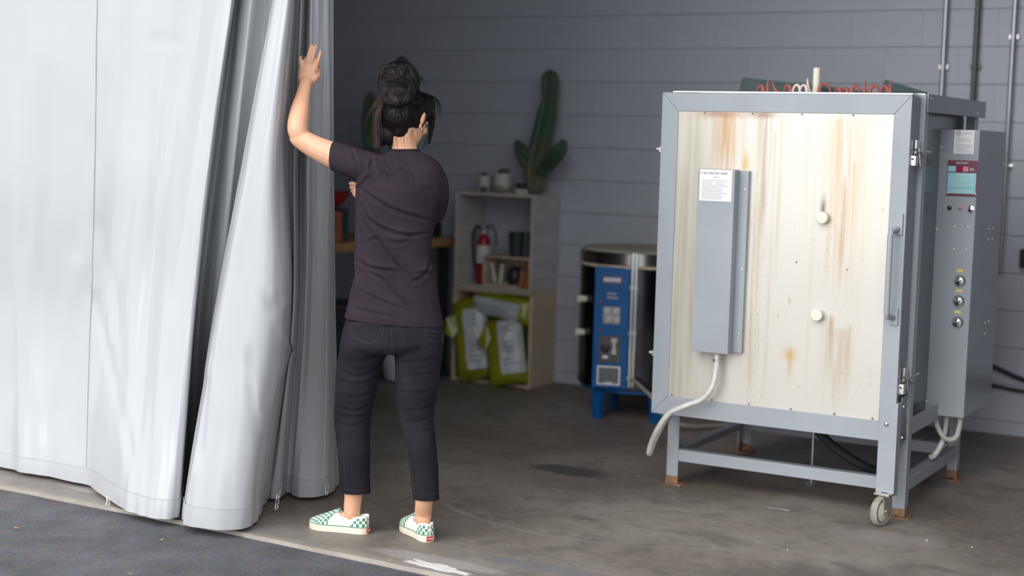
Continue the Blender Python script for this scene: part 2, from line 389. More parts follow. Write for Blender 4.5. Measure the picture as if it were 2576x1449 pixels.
# ------------------------------------------------------------------ vinyl curtain
def curtain():
    # (pixel column at three heights, real distance Y at those heights), foot of the column
    R = (0, 400, 800)
    cols = [
     ((-760, -760, -760), (4.80, 4.80, 4.80), (-760, 1015), 0), ((-560, -560, -560), (4.77, 4.77, 4.77), (-560, 1056), 0),
     ((-380, -380, -380), (4.80, 4.80, 4.80), (-380, 1092), 0), ((-190, -190, -190), (4.77, 4.77, 4.77), (-190, 1132), 0),
     ((0, 0, 0), (4.78, 4.79, 4.80), (0, 1172), 0), ((70, 66, 62), (4.765, 4.77, 4.78), (58, 1185), 0),
     ((140, 135, 125), (4.78, 4.785, 4.79), (120, 1197), 0), ((248, 240, 228), (4.765, 4.77, 4.775), (214, 1216), 0),
     ((320, 305, 275), (4.785, 4.78, 4.76), (250, 1238), 0), ((395, 372, 330), (4.75, 4.74, 4.70), (290, 1264), 0),
     ((440, 405, 372), (4.72, 4.735, 4.69), (330, 1286), 0), ((500, 455, 405), (4.70, 4.68, 4.62), (372, 1298), 0),
     ((548, 492, 446), (4.63, 4.60, 4.57), (410, 1303), 0), ((578, 520, 476), (4.62, 4.585, 4.56), (437, 1301), 0),
     ((589, 533, 489), (4.66, 4.62, 4.60), (452, 1288), 0), ((587, 533, 488), (4.73, 4.72, 4.76), (462, 1225), 0),
     ((596, 548, 500), (4.79, 4.79, 4.84), (474, 1188), 0), ((612, 566, 520), (4.73, 4.73, 4.80), (486, 1190), 0),
     ((634, 588, 545), (4.72, 4.72, 4.79), (498, 1200), 0), ((650, 606, 565), (4.78, 4.78, 4.86), (510, 1196), 0),
     ((672, 640, 600), (4.82, 4.83, 4.90), (525, 1190), 0), ((690, 632, 575), (4.79, 4.78, 4.79), (500, 1225), 0),
     ((690, 614, 540), (4.74, 4.70, 4.66), (466, 1285), 0), ((688, 611, 537), (4.65, 4.60, 4.58), (458, 1310), 0),
     ((697, 628, 556), (4.61, 4.55, 4.53), (490, 1322), 0), ((712, 655, 600), (4.59, 4.54, 4.51), (550, 1330), 0),
     ((726, 684, 660), (4.60, 4.56, 4.53), (608, 1328), 0), ((736, 702, 700), (4.64, 4.61, 4.59), (640, 1312), 0),
     ((741, 716, 724), (4.72, 4.70, 4.68), (656, 1290), 0), ((742, 722, 728), (4.82, 4.82, 4.82), (668, 1262), 0),
     ((748, 730, 732), (4.88, 4.90, 4.92), (676, 1250), 0), ((756, 740, 738), (4.84, 4.86, 4.89), (690, 1252), 0),
     ((764, 747, 744), (4.88, 4.91, 4.95), (705, 1250), 0), ((766, 754, 750), (4.94, 4.97, 5.00), (716, 1238), 0),
     ((771, 762, 758), (4.92, 4.93, 4.98), (724, 1236), 0), ((782, 772, 767), (4.86, 4.88, 4.97), (738, 1243), 0),
     ((793, 783, 779), (4.89, 4.92, 5.02), (756, 1248), 0), ((804, 797, 796), (4.90, 4.96, 5.06), (778, 1249), 0),
     ((818, 815, 814), (4.90, 4.97, 5.10), (804, 1246), 0), ((829, 830, 834), (4.93, 5.00, 5.18), (832, 1236), 0),
     ((837, 840, 846), (4.98, 5.06, 5.26), (851, 1216), 0)]
    tracks = []
    for pxs, Ys, foot, _ in cols:
        p = [atY(pxs[i], R[i], Ys[i]) for i in range(3)]
        ft = atZ(foot[0], foot[1], .022)
        p = [p[0] + (p[0]-p[1])*.75] + p
        up = p[0] + (p[0]-p[1])*((4.18-p[0][2])/(p[0][2]-p[1][2]))*np.array([.25, .25, 1]); up[2] = 4.18
        tracks.append([up]+p+[ft])
    rows = []
    T = np.array(tracks)                       # ncol x 5 x 3
    dense = []
    for tr in T:
        d = spline(list(tr), 22); dense.append(d)
    D = np.array(dense).transpose(1, 0, 2)     # rows x cols x 3
    grid = []
    for row in D: grid.append(spline(list(row), 7))
    G = np.array(grid); nr, nc = G.shape[:2]
    # crumple: small vertical-stretched relief
    for i in range(nr):
        for j in range(nc):
            x, y, z = G[i, j]
            u = j/7.0
            a = .010*noise.noise((u*.9, z*.55, 3)) + .0045*noise.noise((u*2.3, z*1.3, 9)) + .0022*noise.noise((u*3.1, z*4.5, 5))
            if z < .4: a += .012*(1-z/.4)*noise.noise((u*1.9, z*2, 14))
            G[i, j, 1] += a; G[i, j, 0] += a*.3
    # pinched dents on the big forward fold and the diagonal creases of the panel
    px = to_px(G.reshape(-1, 3)).reshape(nr, nc, 2)
    def crease(pts, wd, amp):
        P = np.array(pts, float)
        best = np.full((nr, nc), 1e9); sgn = np.zeros((nr, nc))
        for a, c in zip(P[:-1], P[1:]):
            d = c-a; L2 = d@d; t = np.clip(((px-a)@d)/L2, 0, 1); q = px-(a+t[..., None]*d)
            dist = np.hypot(q[..., 0], q[..., 1]); m = dist < best; best[m] = dist[m]; sgn[m] = np.sign(d[0]*q[..., 1]-d[1]*q[..., 0])[m]
        e = np.exp(-(best/wd)**2)*amp
        msk = (G[..., 1] < 5.2)
        G[..., 1] += e*msk
    crease([(668, 765), (690, 778), (715, 762)], 9, .018); crease([(672, 775), (700, 840), (726, 880)], 8, .016)
    crease([(676, 752), (705, 742)], 7, -.014); crease([(724, 885), (690, 960), (655, 1060)], 10, .014); crease([(625, 900), (632, 1010), (650, 1080)], 10, .018)
    crease([(520, 960), (512, 1060), (500, 1150)], 10, .010); crease([(380, 100), (452, 98)], 6, .008); crease([(228, 690), (150, 990), (120, 1100)], 9, .006)
    crease([(235, 740), (290, 960), (335, 1160)], 10, .007); crease([(225, 330), (190, 640)], 10, .006); crease([(250, 560), (300, 800), (310, 960)], 12, .006)
    b = BM(); V = [[b.verts.new(G[i, j]) for j in range(nc)] for i in range(nr)]
    zs = G[..., 2]
    hem0 = nr-3
    for i in range(nr-1):
        for j in range(nc-1): b.faces.new((V[i][j], V[i][j+1], V[i+1][j+1], V[i+1][j]))
    root = thing('vinyl_curtain', 'grey vinyl curtain bunched in deep folds across the garage opening', 'curtain', (-4.4, 4.75, 0))
    bmesh.ops.recalc_face_normals(b, faces=b.faces)
    me = bpy.data.meshes.new('sheet'); b.to_mesh(me); b.free()
    o = obj('sheet', me, M['vinyl'], root, ang=75)
    sm = o.modifiers.new('t', 'SOLIDIFY'); sm.thickness = .003; sm.offset = 0; sm.use_rim = False
    # hem: doubled strip at the foot, seam tape up the sheet
    hb = BM(); hv = []
    for i in range(hem0, nr):
        rowv = []
        for j in range(nc):
            a = G[i, max(0, j-1)]; c = G[i, min(nc-1, j+1)]; t = c-a; nn = np.array([t[1], -t[0], 0]); nn /= (np.linalg.norm(nn)+1e-9)
            p = G[i, j] + nn*(.0045 if i < nr-1 else .002)
            if i == nr-1: p = p + np.array([0, 0, -.004])
            rowv.append(hb.verts.new(p))
        hv.append(rowv)
    for i in range(len(hv)-1):
        for j in range(nc-1): hb.faces.new((hv[i][j], hv[i][j+1], hv[i+1][j+1], hv[i+1][j]))
    st = BM(); add_tube(st, [v.co+Vector((0, -.0015, .002)) for v in hv[0]], .0011, 4); obj('hem_stitch', st, M['seam'], root)
    h = obj('hem', hb, M['vinyl_hem'], root, ang=75)
    j = 7*7; sb = BM(); add_tube(sb, [G[i, j]+np.array([.001, -.004, 0]) for i in range(0, nr-1)], .0022, 6); obj('seam', sb, M['seam'], root)
    j = 38*7+2; sb = BM(); add_tube(sb, [G[i, j]+np.array([.002, -.004, 0]) for i in range(0, nr-1)], .0016, 6); obj('seam', sb, M['seam'], root)
    # ties: short lengths of chain at the hem, and an eyelet ring in the dark fold by the hand
    def chain(p, nl, dirv):
        cb = BM(); p = Vector(p); d = Vector(dirv)
        for k in range(nl):
            q = p + d*(.021*k)
            a = Vector((1, 0, 0)) if k % 2 == 0 else Vector((0, 1, 0))
            pts = [q + a*math.cos(t)*.008 + d.normalized()*math.sin(t)*.015 for t in np.linspace(0, 2*PI, 13)]
            add_tube(cb, pts, .0022, 5, cap=False)
        return obj('tie_chain', cb, M['zinc'], root)
    q = atZ(712, 1252, .06); chain(q+np.array([.0, -.03, .03]), 4, (.1, -.3, -.9)); 
    q = atZ(834, 1236, .04); chain(q+np.array([-.01, -.02, .02]), 2, (.1, -.2, -.9))
    q = atZ(286, 1256, .045); chain(q+np.array([0, -.03, .01]), 2, (.2, -.3, -.9))
    gb = BM(); q = atY(764, 143, 4.86); add_lathe(gb, [(.004, 0), (.008, .002), (.008, .005), (.004, .006)], q, 12, rot_to((0, -1, 0))); obj('eyelet', gb, M['chrome'], root)
curtain()
#PART2
# ------------------------------------------------------------------ front-loading kiln
def kiln():
    root = thing('front_loading_kiln', 'big grey front-loading kiln with stained steel door on a welded stand', 'kiln', (-2.25, 6.7, 0))
    G, D = M['paint_grey'], M['paint_dark']
    x0, x1, z0, z1, yf = -2.797, -1.700, .347, 1.766, 6.13
    # body
    body = obj('body', bbox(-2.76, -1.745, 6.285, 7.19, .36, 1.768, bev=.004), D, root)
    obj('roof_sheet', bbox(-2.79, -1.69, 6.28, 7.2, 1.768, 1.776), M['zinc'], body)
    obj('side_panel', bbox(-1.745, -1.738, 6.33, 7.14, .43, 1.69), M['paint_dark'], body)
    # angle-iron corner posts with rusty feet
    for (px, py) in ((-2.775, 6.272), (-1.737, 6.272), (-2.775, 7.14), (-1.737, 7.14)):
        pb = BM(); sgx = 1 if px < -2.2 else -1
        yy = py if py < 6.6 else py+.046
        add_box(pb, px, px+.055, yy, yy+.006, .012, 1.772)
        xx = px if sgx > 0 else px+.049
        fy0, fy1 = (py+.0065, py+.052) if py < 6.6 else (py, yy-.0005)
        add_box(pb, xx, xx+.006, fy0, fy1, .012, 1.772)
        leg = obj('leg', pb, G, root, smooth=False)
        fb = BM(); add_box(fb, px-.0015, px+.0565, yy-.0012, yy+.0068, .008, .042)
        add_box(fb, xx-.001, xx+.0072, fy0-.001, fy1+.001, .008, .05)
        add_box(fb, px-.012, px+.075, py-.008, py+.065, 0, .005)
        obj('rusted_foot', fb, M['rust'], leg, smooth=False)['label'] = 'rusty foot plate of the stand leg'
    # rails
    for nm, a in (('stretcher', (-2.72, -1.737, 6.274, 6.280, .112, .165)), ('stretcher', (-2.72, -1.737, 7.18, 7.186, .112, .165)),
                  ('stretcher', (-1.690, -1.684, 6.325, 7.14, .112, .165)), ('stretcher', (-2.775, -2.769, 6.32, 7.14, .112, .165)),
                  ('bottom_rail', (-1.690, -1.6835, 6.325, 7.14, .352, .425)), ('bottom_rail', (-2.72, -1.737, 7.18, 7.187, .352, .425)), ('bottom_rail', (-2.775, -2.768, 6.32, 7.14, .352, .425)),
                  ('top_rail', (-1.6815, -1.673, 6.279, 7.285, 1.700, 1.775)), ('top_rail', (-2.78, -2.772, 6.275, 7.19, 1.700, 1.775))):
        rb = bbox(*a, bev=.0015)
        if nm == 'stretcher':
            ax = list(a)
            if a[1]-a[0] > .5: add_box(rb, a[0], a[1], a[3]+.0005, a[3]+.04, a[5]-.006, a[5]-.0005)
            else: add_box(rb, a[0]-.04 if a[0] > -2 else a[1]+.0005, a[0]-.0005 if a[0] > -2 else a[1]+.04, a[2], a[3], a[5]-.006, a[5]-.0005)
        obj(nm, rb, D if nm == 'top_rail' else G, root, smooth=False)
    sb = BM()
    for (y, z) in ((6.32, 1.755), (7.13, 1.715)): add_lathe(sb, [(.006, 0), (.006, .003), (.003, .005)], (-1.673, y, z), 10, rot_to((1, 0, 0)))
    obj('rail_bolts', sb, M['zinc'], root)['kind'] = 'stuff'
    # levelling rod under the floor of the kiln
    rb = BM(); add_tube(rb, [(-2.225, 6.67, .01), (-2.225, 6.67, .36)], .006, 8); add_lathe(rb, [(.026, 0), (.028, .006), (.012, .012)], (-2.225, 6.67, 0), 16)
    obj('support_rod', rb, M['zinc'], root)
    hb = BM(); P = spline([(-2.38, 6.72, .36), (-2.25, 6.70, .27), (-2.10, 6.68, .17), (-1.95, 6.70, .10), (-1.80, 6.85, .06), (-1.82, 7.3, .045)], 14)
    add_tube(hb, P, [.020+.0022*(i % 2) for i in range(len(P))], 10); obj('vent_hose', hb, M['cable'], root)['label'] = 'black corrugated vent hose under the kiln'
    # ---- door
    door = obj('door', bbox(x0+.012, x1-.0005, yf+.012, 6.255, z0+.01, z1-.004, bev=.004), D, root)
    w = dict(l=.078, r=.071, t=.080, b=.083)
    def quad(nm, pts):
        t = BM(); f = [t.verts.new((x, yf, z)) for x, z in pts]; k = [t.verts.new((x, yf+.018, z)) for x, z in pts]
        t.faces.new(f)
        t.faces.new(k[::-1])
        for i in range(4): t.faces.new((f[i], k[i], k[(i+1) % 4], f[(i+1) % 4]))
        bmesh.ops.recalc_face_normals(t, faces=t.faces)
        bmesh.ops.bevel(t, geom=list(t.edges), offset=.0012, segments=1, affect='EDGES')
        return obj(nm, t, G, door, smooth=False)
    e = .0008
    quad('frame_rail', [(x0, z1), (x1, z1), (x1-w['r']-e, z1-w['t']), (x0+w['l']+e, z1-w['t'])])
    quad('frame_rail', [(x0, z0), (x0+w['l']+e, z0+w['b']), (x1-w['r']-e, z0+w['b']), (x1, z0)])
    quad('frame_stile', [(x0, z0+e), (x0, z1-e), (x0+w['l'], z1-w['t']-e), (x0+w['l'], z0+w['b']+e)])
    quad('frame_stile', [(x1, z0+e), (x1-w['r'], z0+w['b']+e), (x1-w['r'], z1-w['t']-e), (x1, z1-e)])
    obj('top_trim', bbox(x0+.05, x1+.002, yf-.002, yf+.12, z1-.001, z1+.0055, bev=.001), M['chrome'], door)
    # stained panel: grid with run-off colours
    pxa, pxb, pza, pzb = x0+w['l']-.002, x1-w['r']+.002, z0+w['b']-.002, z1-w['t']+.002
    nx, nz = 300, 130
    X = np.linspace(pxa, pxb, nx); Z = np.linspace(pza, pzb, nz)
    base = np.array([.66, .64, .59]); col = np.tile(base, (nz, nx, 1))
    U = (X-pxa)/(pxb-pxa); T = (pzb-Z)/(pzb-pza)          # U 0..1 to the right, T 0 at the top
    fine = np.array([[noise.noise((x*55, z*2.2, 0)) for x in X] for z in Z]); fine2 = np.array([[noise.noise((x*140, z*5, 7)) for x in X] for z in Z])
    cloud = np.array([[noise.noise((x*7, z*5, 20)) for x in X] for z in Z])
    spk = np.array([[noise.noise((x*240, z*160, 31)) for x in X] for z in Z])
    def blend(mask, c): 
        k = np.clip(mask*1.12, 0, 1)[..., None]; col[:] = col*(1-k) + np.array(c)*.84*k
    def band(u0, sd, t0, t1, k, c, f=1.0, drift=0.0):
        uu = U[None, :]-(u0+drift*T[:, None]); g = np.exp(-(uu/sd)**2)
        v = np.clip((T-t0)/.02, 0, 1)*np.clip((t1-T)/.18, 0, 1)
        blend(g*v[:, None]*k*np.clip(.55+f*(fine*.9+fine2*.6), 0, 1.3), c)
    blend(np.clip(.62-U[None, :]*2.3, 0, .6)*1.0*np.clip(.8+fine*.6, 0, 1), (.50, .47, .36))
    band(.055, .010, 0, 1.1, .55, (.42, .39, .25), .4); band(.125, .012, 0, .35, .55, (.50, .44, .26), .4, -.03); band(.03, .012, 0, 1.1, .4, (.47, .44, .32), .5)
    band(.235, .045, 0, .30, .95, (.62, .40, .22)); band(.275, .02, 0, .3, .6, (.68, .50, .30)); band(.20, .022, .02, .30, .6, (.58, .42, .26))
    band(.425, .020, 0, .45, .85, (.42, .30, .25)); band(.405, .03, 0, .95, .6, (.66, .57, .42)); band(.36, .02, .3, .95, .4, (.62, .55, .40)); band(.445, .007, 0, .25, .8, (.36, .26, .25))
    band(.78, .055, 0, .62, .75, (.72, .54, .34)); band(.80, .014, .02, .60, .75, (.58, .39, .22)); band(.745, .012, .02, .5, .6, (.70, .54, .36)); band(.835, .012, .15, .6, .6, (.68, .48, .28)); band(.70, .02, 0, .3, .5, (.72, .62, .45)); band(.90, .02, 0, .55, .35, (.76, .66, .48))
    band(.80, .075, .70, .98, .55, (.62, .50, .36)); band(.76, .02, .66, .90, .8, (.52, .38, .26)); band(.85, .014, .68, .93, .6, (.56, .42, .30)); band(.80, .012, .7, 1.0, .7, (.58, .40, .26))
    band(.10, .018, .62, 1.0, .5, (.58, .55, .42)); band(.21, .012, .65, 1.05, .5, (.60, .57, .40)); band(.30, .010, .35, .9, .4, (.62, .56, .42))
    band(.50, .012, 0, .6, .35, (.62, .50, .34)); band(.47, .008, .05, 1.0, .45, (.60, .46, .30)); band(.33, .03, 0, .28, .4, (.66, .56, .42)); band(.62, .010, 0, .45, .35, (.68, .56, .40)); band(.66, .008, 0, 1.0, .3, (.66, .55, .40)); band(.40, .012, .0, 1.0, .5, (.50, .38, .26)); band(.86, .03, .0, .7, .4, (.74, .56, .36)); band(.095, .02, 0, 1.0, .4, (.52, .47, .33)); band(.16, .02, 0, .5, .35, (.58, .52, .38))
    def blob(u, t, su, st, k, c):
        g = np.exp(-((U[None, :]-u)/su)**2-((T[:, None]-t)/st)**2); blend(g*k*(1+cloud*.5), c)
    blob(.335, .175, .016, .035, .75, (.72, .47, .20)); blob(.585, .81, .028, .020, .75, (.74, .47, .18)); blob(.585, .84, .010, .05, .5, (.66, .42, .18))
    blob(.705, .315, .012, .035, .75, (.16, .14, .12)); blob(.57, .63, .006, .012, .6, (.6, .42, .25)); blob(.21, .01, .11, .012, .85, (.42, .22, .12)); blob(.41, .01, .06, .010, .8, (.35, .22, .15))
    for _ in range(60):
        blob(random.random(), random.random(), .0035, .004, random.uniform(.2, .6), (.45, .33, .2))
    sk = np.clip((spk-.25)*2.2, 0, 1)*np.exp(-((U[None, :]-.41)/.05)**2)*np.clip(T[:, None]*3, 0, 1); blend(sk*.6, (.45, .36, .24))
    sk = np.clip((spk-.3)*2.2, 0, 1)*np.exp(-((U[None, :]-.80)/.10)**2); blend(sk*.45, (.5, .38, .25))
    blend(np.clip(cloud-.1, 0, 1)[..., ]*.18, (.70, .66, .56))
    t = BM(); V = [[t.verts.new((x, yf+.005+.0012*noise.noise((x*4, z*3, 2)), z)) for x in X] for z in Z]
    for j in range(nz-1):
        for i in range(nx-1): t.faces.new((V[j][i], V[j][i+1], V[j+1][i+1], V[j+1][i]))
    me = bpy.data.meshes.new('door_panel'); t.to_mesh(me); t.free()
    ca = me.color_attributes.new('stain', 'FLOAT_COLOR', 'POINT')
    buf = np.ones((nz*nx, 4), np.float32); buf[:, :3] = np.clip(col, 0, 1).reshape(-1, 3); ca.data.foreach_set('color', buf.ravel())
    pn = obj('door_panel', me, M['door_panel'], door); pn['label'] = 'bright steel door skin streaked with brown run-off stains'
    # screws along the panel edges, peep plugs
    sb = BM()
    for u in (.13, .36, .59, .82): add_lathe(sb, [(.004, 0), (.0035, .002)], (pxa+(pxb-pxa)*u, yf+.004, pzb-.008), 8, rot_to((0, -1, 0)))
    for u in (.02, .22, .40, .60, .80, .97): add_lathe(sb, [(.0045, 0), (.004, .003)], (pxa+(pxb-pxa)*u, yf+.004, pza+.008), 8, rot_to((0, -1, 0)))
    add_lathe(sb, [(.004, 0), (.003, .003)], (-2.155, yf+.004, 1.062), 8, rot_to((0, -1, 0))); add_lathe(sb, [(.003, 0), (.003, .003)], (-1.935, yf+.004, 1.045), 8, rot_to((0, -1, 0)))
    obj('panel_screws', sb, M['rust'], door)['kind'] = 'stuff'
    for (px, pz) in ((-2.044, 1.254), (-2.048, .847)):
        pb = BM(); add_lathe(pb, [(.020, 0), (.0245, .012), (.0255, .030), (.022, .034), (.001, .035)], (px, yf+.006, pz), 24, rot_to((0, -1, 0))); obj('peephole_plug', pb, M['plug'], door)
    # hinge pin ends at the left edge
    for z in (1.517, .608):
        hb = BM(); add_tube(hb, [(x0+.01, yf+.06, z), (x0-.045, yf+.06, z)], .007, 8); add_box(hb, x0-.03, x0+.005, yf+.05, yf+.07, z-.012, z+.012); obj('hinge_pin', hb, M['zinc'], door)
    # terminal cover box on the door
    bx = BM(); add_box(bx, -2.585, -2.416, 6.058, 6.112, .652, 1.441, bev=.003)
    tb = obj('terminal_cover', bx, G, door)
    obj('terminal_tray', bbox(-2.580, -2.375, 6.112, yf+.006, .656, 1.437, bev=.002), G, door)
    sb = BM()
    for z in (1.36, 1.02, .74): add_lathe(sb, [(.005, 0), (.004, .003)], (-2.388, 6.112, z), 10, rot_to((0, -1, 0)))
    obj('cover_screws', sb, M['zinc'], door)['kind'] = 'stuff'
    lb = BM(); add_box(lb, -2.575, -2.428, 6.0565, 6.0585, 1.305, 1.438)
    obj('notice_label', lb, M['white_sheet'], door)['label'] = 'white printed safety notice on the terminal cover'
    pr = BM()
    for k in range(11):
        z = 1.392-.0078*k; add_box(pr, -2.565, -2.565+random.choice((.05, .06)), 6.0560, 6.0566, z, z+.0022); add_box(pr, -2.505, -2.505+random.uniform(.03, .066), 6.0560, 6.0566, z, z+.0022)
    obj('notice_print', pr, M['print_grey'], door)['kind'] = 'stuff'
    pr = BM()
    for a, c in ((-2.558, -2.541), (-2.536, -2.512), (-2.507, -2.486), (-2.480, -2.452)):
        for q in np.arange(a, c, .0045): add_box(pr, q, q+.0032, 6.0560, 6.0566, 1.418, 1.4285)
    for q in np.arange(-2.513, -2.492, .004): add_box(pr, q, q+.0028, 6.0560, 6.0566, 1.404, 1.409)
    add_tube(pr, [(-2.567+.005*math.cos(a), 6.0562, 1.424+.006*math.sin(a)) for a in np.linspace(0, 2*PI, 13)], .0009, 4, cap=False)
    obj('notice_heading', pr, M['print_grey'], door)['kind'] = 'stuff'
    # handle
    obj('handle_plate', bbox(-1.742, -1.710, 6.120, 6.131, 1.20, 1.288, bev=.002), G, door); obj('handle_plate', bbox(-1.742, -1.710, 6.120, 6.131, .832, .90, bev=.002), G, door)
    hb = BM(); add_tube(hb, [(-1.728, 6.125, 1.225), (-1.742, 6.075, 1.215), (-1.742, 6.066, 1.20), (-1.742, 6.066, .885), (-1.742, 6.075, .87), (-1.728, 6.125, .862)], .012, 10); obj('handle', hb, G, door)
    # latches with toggle bolts on the right edge
    for z in (1.51, .575):
        lb = BM(); add_box(lb, x1-.014, x1+.022, 6.150, 6.185, z-.03, z+.012, bev=.003); add_box(lb, x1+.001, x1+.012, 6.19, 6.235, z-.02, z+.075, bev=.002)
        obj('latch_block', lb, M['zinc'], door)
        tb2 = BM(); add_tube(tb2, [(x1+.008, 6.15, z-.005), (x1+.018, 6.21, z+.03)], .007, 8); add_tube(tb2, [(x1+.018, 6.20, z+.045), (x1+.024, 6.21, z-.03)], .006, 8)
        add_tube(tb2, [(x1+.012, 6.21, z+.03), (x1+.014, 6.40, z+.028)], .004, 8); add_tube(tb2, [(x1+.008, 6.17, z+.04), (x1+.03, 6.25, z+.005)], .004, 6)
        obj('latch_bolt', tb2, M['steel'], door)
    # caster leg bolted to the foot of the free edge
    cb = BM(); add_box(cb, -1.765, -1.688, 6.118, 6.175, .135, .510, bev=.003); obj('caster_leg', cb, G, door)
    pb = BM(); add_box(pb, -1.697, -1.687, 6.176, 6.262, .34, .53, bev=.002); obj('side_plate', pb, D, door)
    bb = BM(); add_lathe(bb, [(.010, 0), (.010, .004), (.006, .008), (.001, .009)], (-1.733, 6.118, .423), 14, rot_to((0, -1, 0)))
    for z in (.49, .36): add_lathe(bb, [(.006, 0), (.005, .005)], (-1.687, 6.19, z), 10, rot_to((1, 0, 0)))
    obj('plate_bolts', bb, M['zinc'], door)['kind'] = 'stuff'
    fp = BM()
    for (y, z, a, c) in ((6.245, .50, .012, .018), (6.25, .455, .014, .03), (6.255, .385, .008, .04)):
        t = bmesh.new(); vs = [t.verts.new((-1.6862, y+a*math.cos(q)*(1+.3*math.sin(3*q)), z+c*math.sin(q)*(1+.2*math.cos(5*q)))) for q in np.linspace(0, 2*PI, 16, endpoint=False)]; t.faces.new(vs); merge(fp, t)
    obj('scraped_paint', fp, M['chip'], door, smooth=False)['kind'] = 'stuff'
    cw = BM(); add_box(cw, -1.76, -1.69, 6.09, 6.16, .126, .136, bev=.002); add_tube(cw, [(-1.728, 6.125, .136), (-1.728, 6.125, .108)], .018, 12)
    for s in (-1, 1): add_box(cw, -1.728+s*.020-.0025, -1.728+s*.020+.0025, 6.085, 6.15, .05, .112, bev=.002)
    add_box(cw, -1.75, -1.706, 6.088, 6.148, .106, .112, bev=.002); add_tube(cw, [(-1.752, 6.105, .062), (-1.702, 6.105, .062)], .007, 10)
    R = Matrix.Translation((-1.728, 6.12, 0)) @ Matrix.Rotation(-.25, 4, 'Z') @ Matrix.Translation((1.728, -6.12, 0))
    bmesh.ops.transform(cw, matrix=R, verts=cw.verts)
    obj('caster_fork', cw, M['zinc'], door)
    wb_ = BM(); wm = R @ Matrix.Translation((-1.728, 6.10, .062)) @ rot_to((1, 0, 0))
    add_lathe(wb_, [(.040, -.012), (.058, -.0155), (.062, -.008), (.062, .008), (.058, .0155), (.040, .012)], (0, 0, 0), 32, wm); obj('caster_tyre', wb_, M['tyre'], door)
    wb_ = BM(); add_lathe(wb_, [(.012, -.018), (.040, -.013), (.043, -.010), (.043, .010), (.040, .013), (.012, .018)], (0, 0, 0), 28, wm); obj('caster_hub', wb_, M['foxing'], door)
    # flexible conduit from the terminal box
    cb = BM(); P = [atY(1803, 890, 6.085), atY(1802, 925, 6.08), atY(1792, 972, 6.07), atY(1767, 1004, 6.06), atY(1725, 1021, 6.05), atY(1684, 1040, 6.05), atY(1656, 1078, 6.06), atY(1638, 1118, 6.10), atY(1634, 1140, 6.14), atY(1645, 1110, 6.2), atY(1664, 1072, 6.25), atY(1690, 1030, 6.27)]
    P = spline(P, 22); add_tube(cb, P, [.0125+.0013*(i % 2) for i in range(len(P))], 10)
    obj('flexible_conduit', cb, M['conduit'], door)['label'] = 'silver flexible conduit looping off the door'
    cb = BM(); add_lathe(cb, [(.017, 0), (.017, .012), (.014, .014), (.014, .03)], P[0]+np.array([0, 0, -.034]), 8); obj('conduit_fitting', cb, M['zinc'], door)
    obj('paint_chip', bbox(-2.700, -2.672, yf-.001, yf, .372, .380), M['chip'], door, smooth=False)
    # ---- control box on the right side
    bxm = obj('control_box', bbox(-1.745, -1.571, 6.75, 7.24, .372, 1.638, bev=.003), G, root)
    obj('cover_side', bbox(-1.5715, -1.569, 6.752, 7.26, .374, 1.636), D, bxm, smooth=False)
    yb = 6.75
    obj('rating_sheet', bbox(-1.678, -1.592, yb-.002, yb, 1.533, 1.636), M['white_sheet'], bxm, smooth=False)['label'] = 'white rating sheet with a ring logo'
    pr = BM()
    for k, (a, c) in enumerate(((.2, .6), (.2, .9), (.2, .85), (.2, .5), (.15, .95), (.15, .95), (.15, .9), (.15, .9), (.15, .6), (.25, .95), (.25, .9))):
        z = 1.600-.0057*k-(.004 if k > 3 else 0); add_box(pr, -1.678+.086*a*.6, -1.678+.086*c, yb-.0026, yb-.002, z, z+.0014)
    obj('sheet_print', pr, M['print_grey'], bxm, smooth=False)['kind'] = 'stuff'
    pr = BM(); add_tube(pr, [(-1.660+.0105*math.cos(a), yb-.0025, 1.622+.0105*math.sin(a)) for a in np.linspace(0, 2*PI, 25)], .001, 5, cap=False); add_tube(pr, [(-1.664, yb-.0025, 1.628), (-1.658, yb-.0025, 1.616)], .0015, 5); add_tube(pr, [(-1.656, yb-.0025, 1.629), (-1.662, yb-.0025, 1.618)], .001, 5)
    obj('ring_logo', pr, M['print_dark'], bxm)
    lettering('OLYMPIC', .0135, (-1.622, yb-.0022, 1.622), FACE_FRONT, M['print_grey'], bxm, xs=.85)
    obj('keypad_plate', bbox(-1.700, -1.567+.001-.002, yb-.004, yb, 1.349, 1.505, bev=.001), M['maroon'], bxm)['label'] = 'maroon controller plate with aqua keys'
    lettering('BARTLETT', .012, (-1.636, yb-.0043, 1.493), FACE_FRONT, M['white_ink'], bxm, xs=.95)
    ab = BM(); add_box(ab, -1.697, -1.663, yb-.0052, yb-.004, 1.455, 1.479, bev=.0005); add_box(ab, -1.697, -1.574, yb-.0052, yb-.004, 1.385, 1.450, bev=.0005); add_box(ab, -1.697, -1.574, yb-.0052, yb-.004, 1.360, 1.384, bev=.0005)
    obj('key_field', ab, M['aqua'], bxm, smooth=False)
    obj('red_display', bbox(-1.661, -1.632, yb-.0056, yb-.004, 1.457, 1.478), M['red_led'], bxm, smooth=False); obj('pale_display', bbox(-1.632, -1.609, yb-.0054, yb-.004, 1.457, 1.478), M['pink_led'], bxm, smooth=False)
    kb = BM()
    for r in range(4):
        for c in range(3): add_box(kb, -1.660+.0155*c, -1.649+.0155*c, yb-.0062, yb-.0052, 1.437-.014*r, 1.446-.014*r)
        add_box(kb, -1.603, -1.588, yb-.0062, yb-.0052, 1.437-.014*r, 1.446-.014*r); add_box(kb, -1.679, -1.668, yb-.0062, yb-.0052, 1.418-.010*r, 1.424-.010*r)
    for c in range(3): add_box(kb, -1.672+.026*c, -1.655+.026*c, yb-.0062, yb-.0052, 1.366, 1.377)
    obj('keys', kb, mat('pale_keys', (.52, .68, .70), .5), bxm, smooth=False)
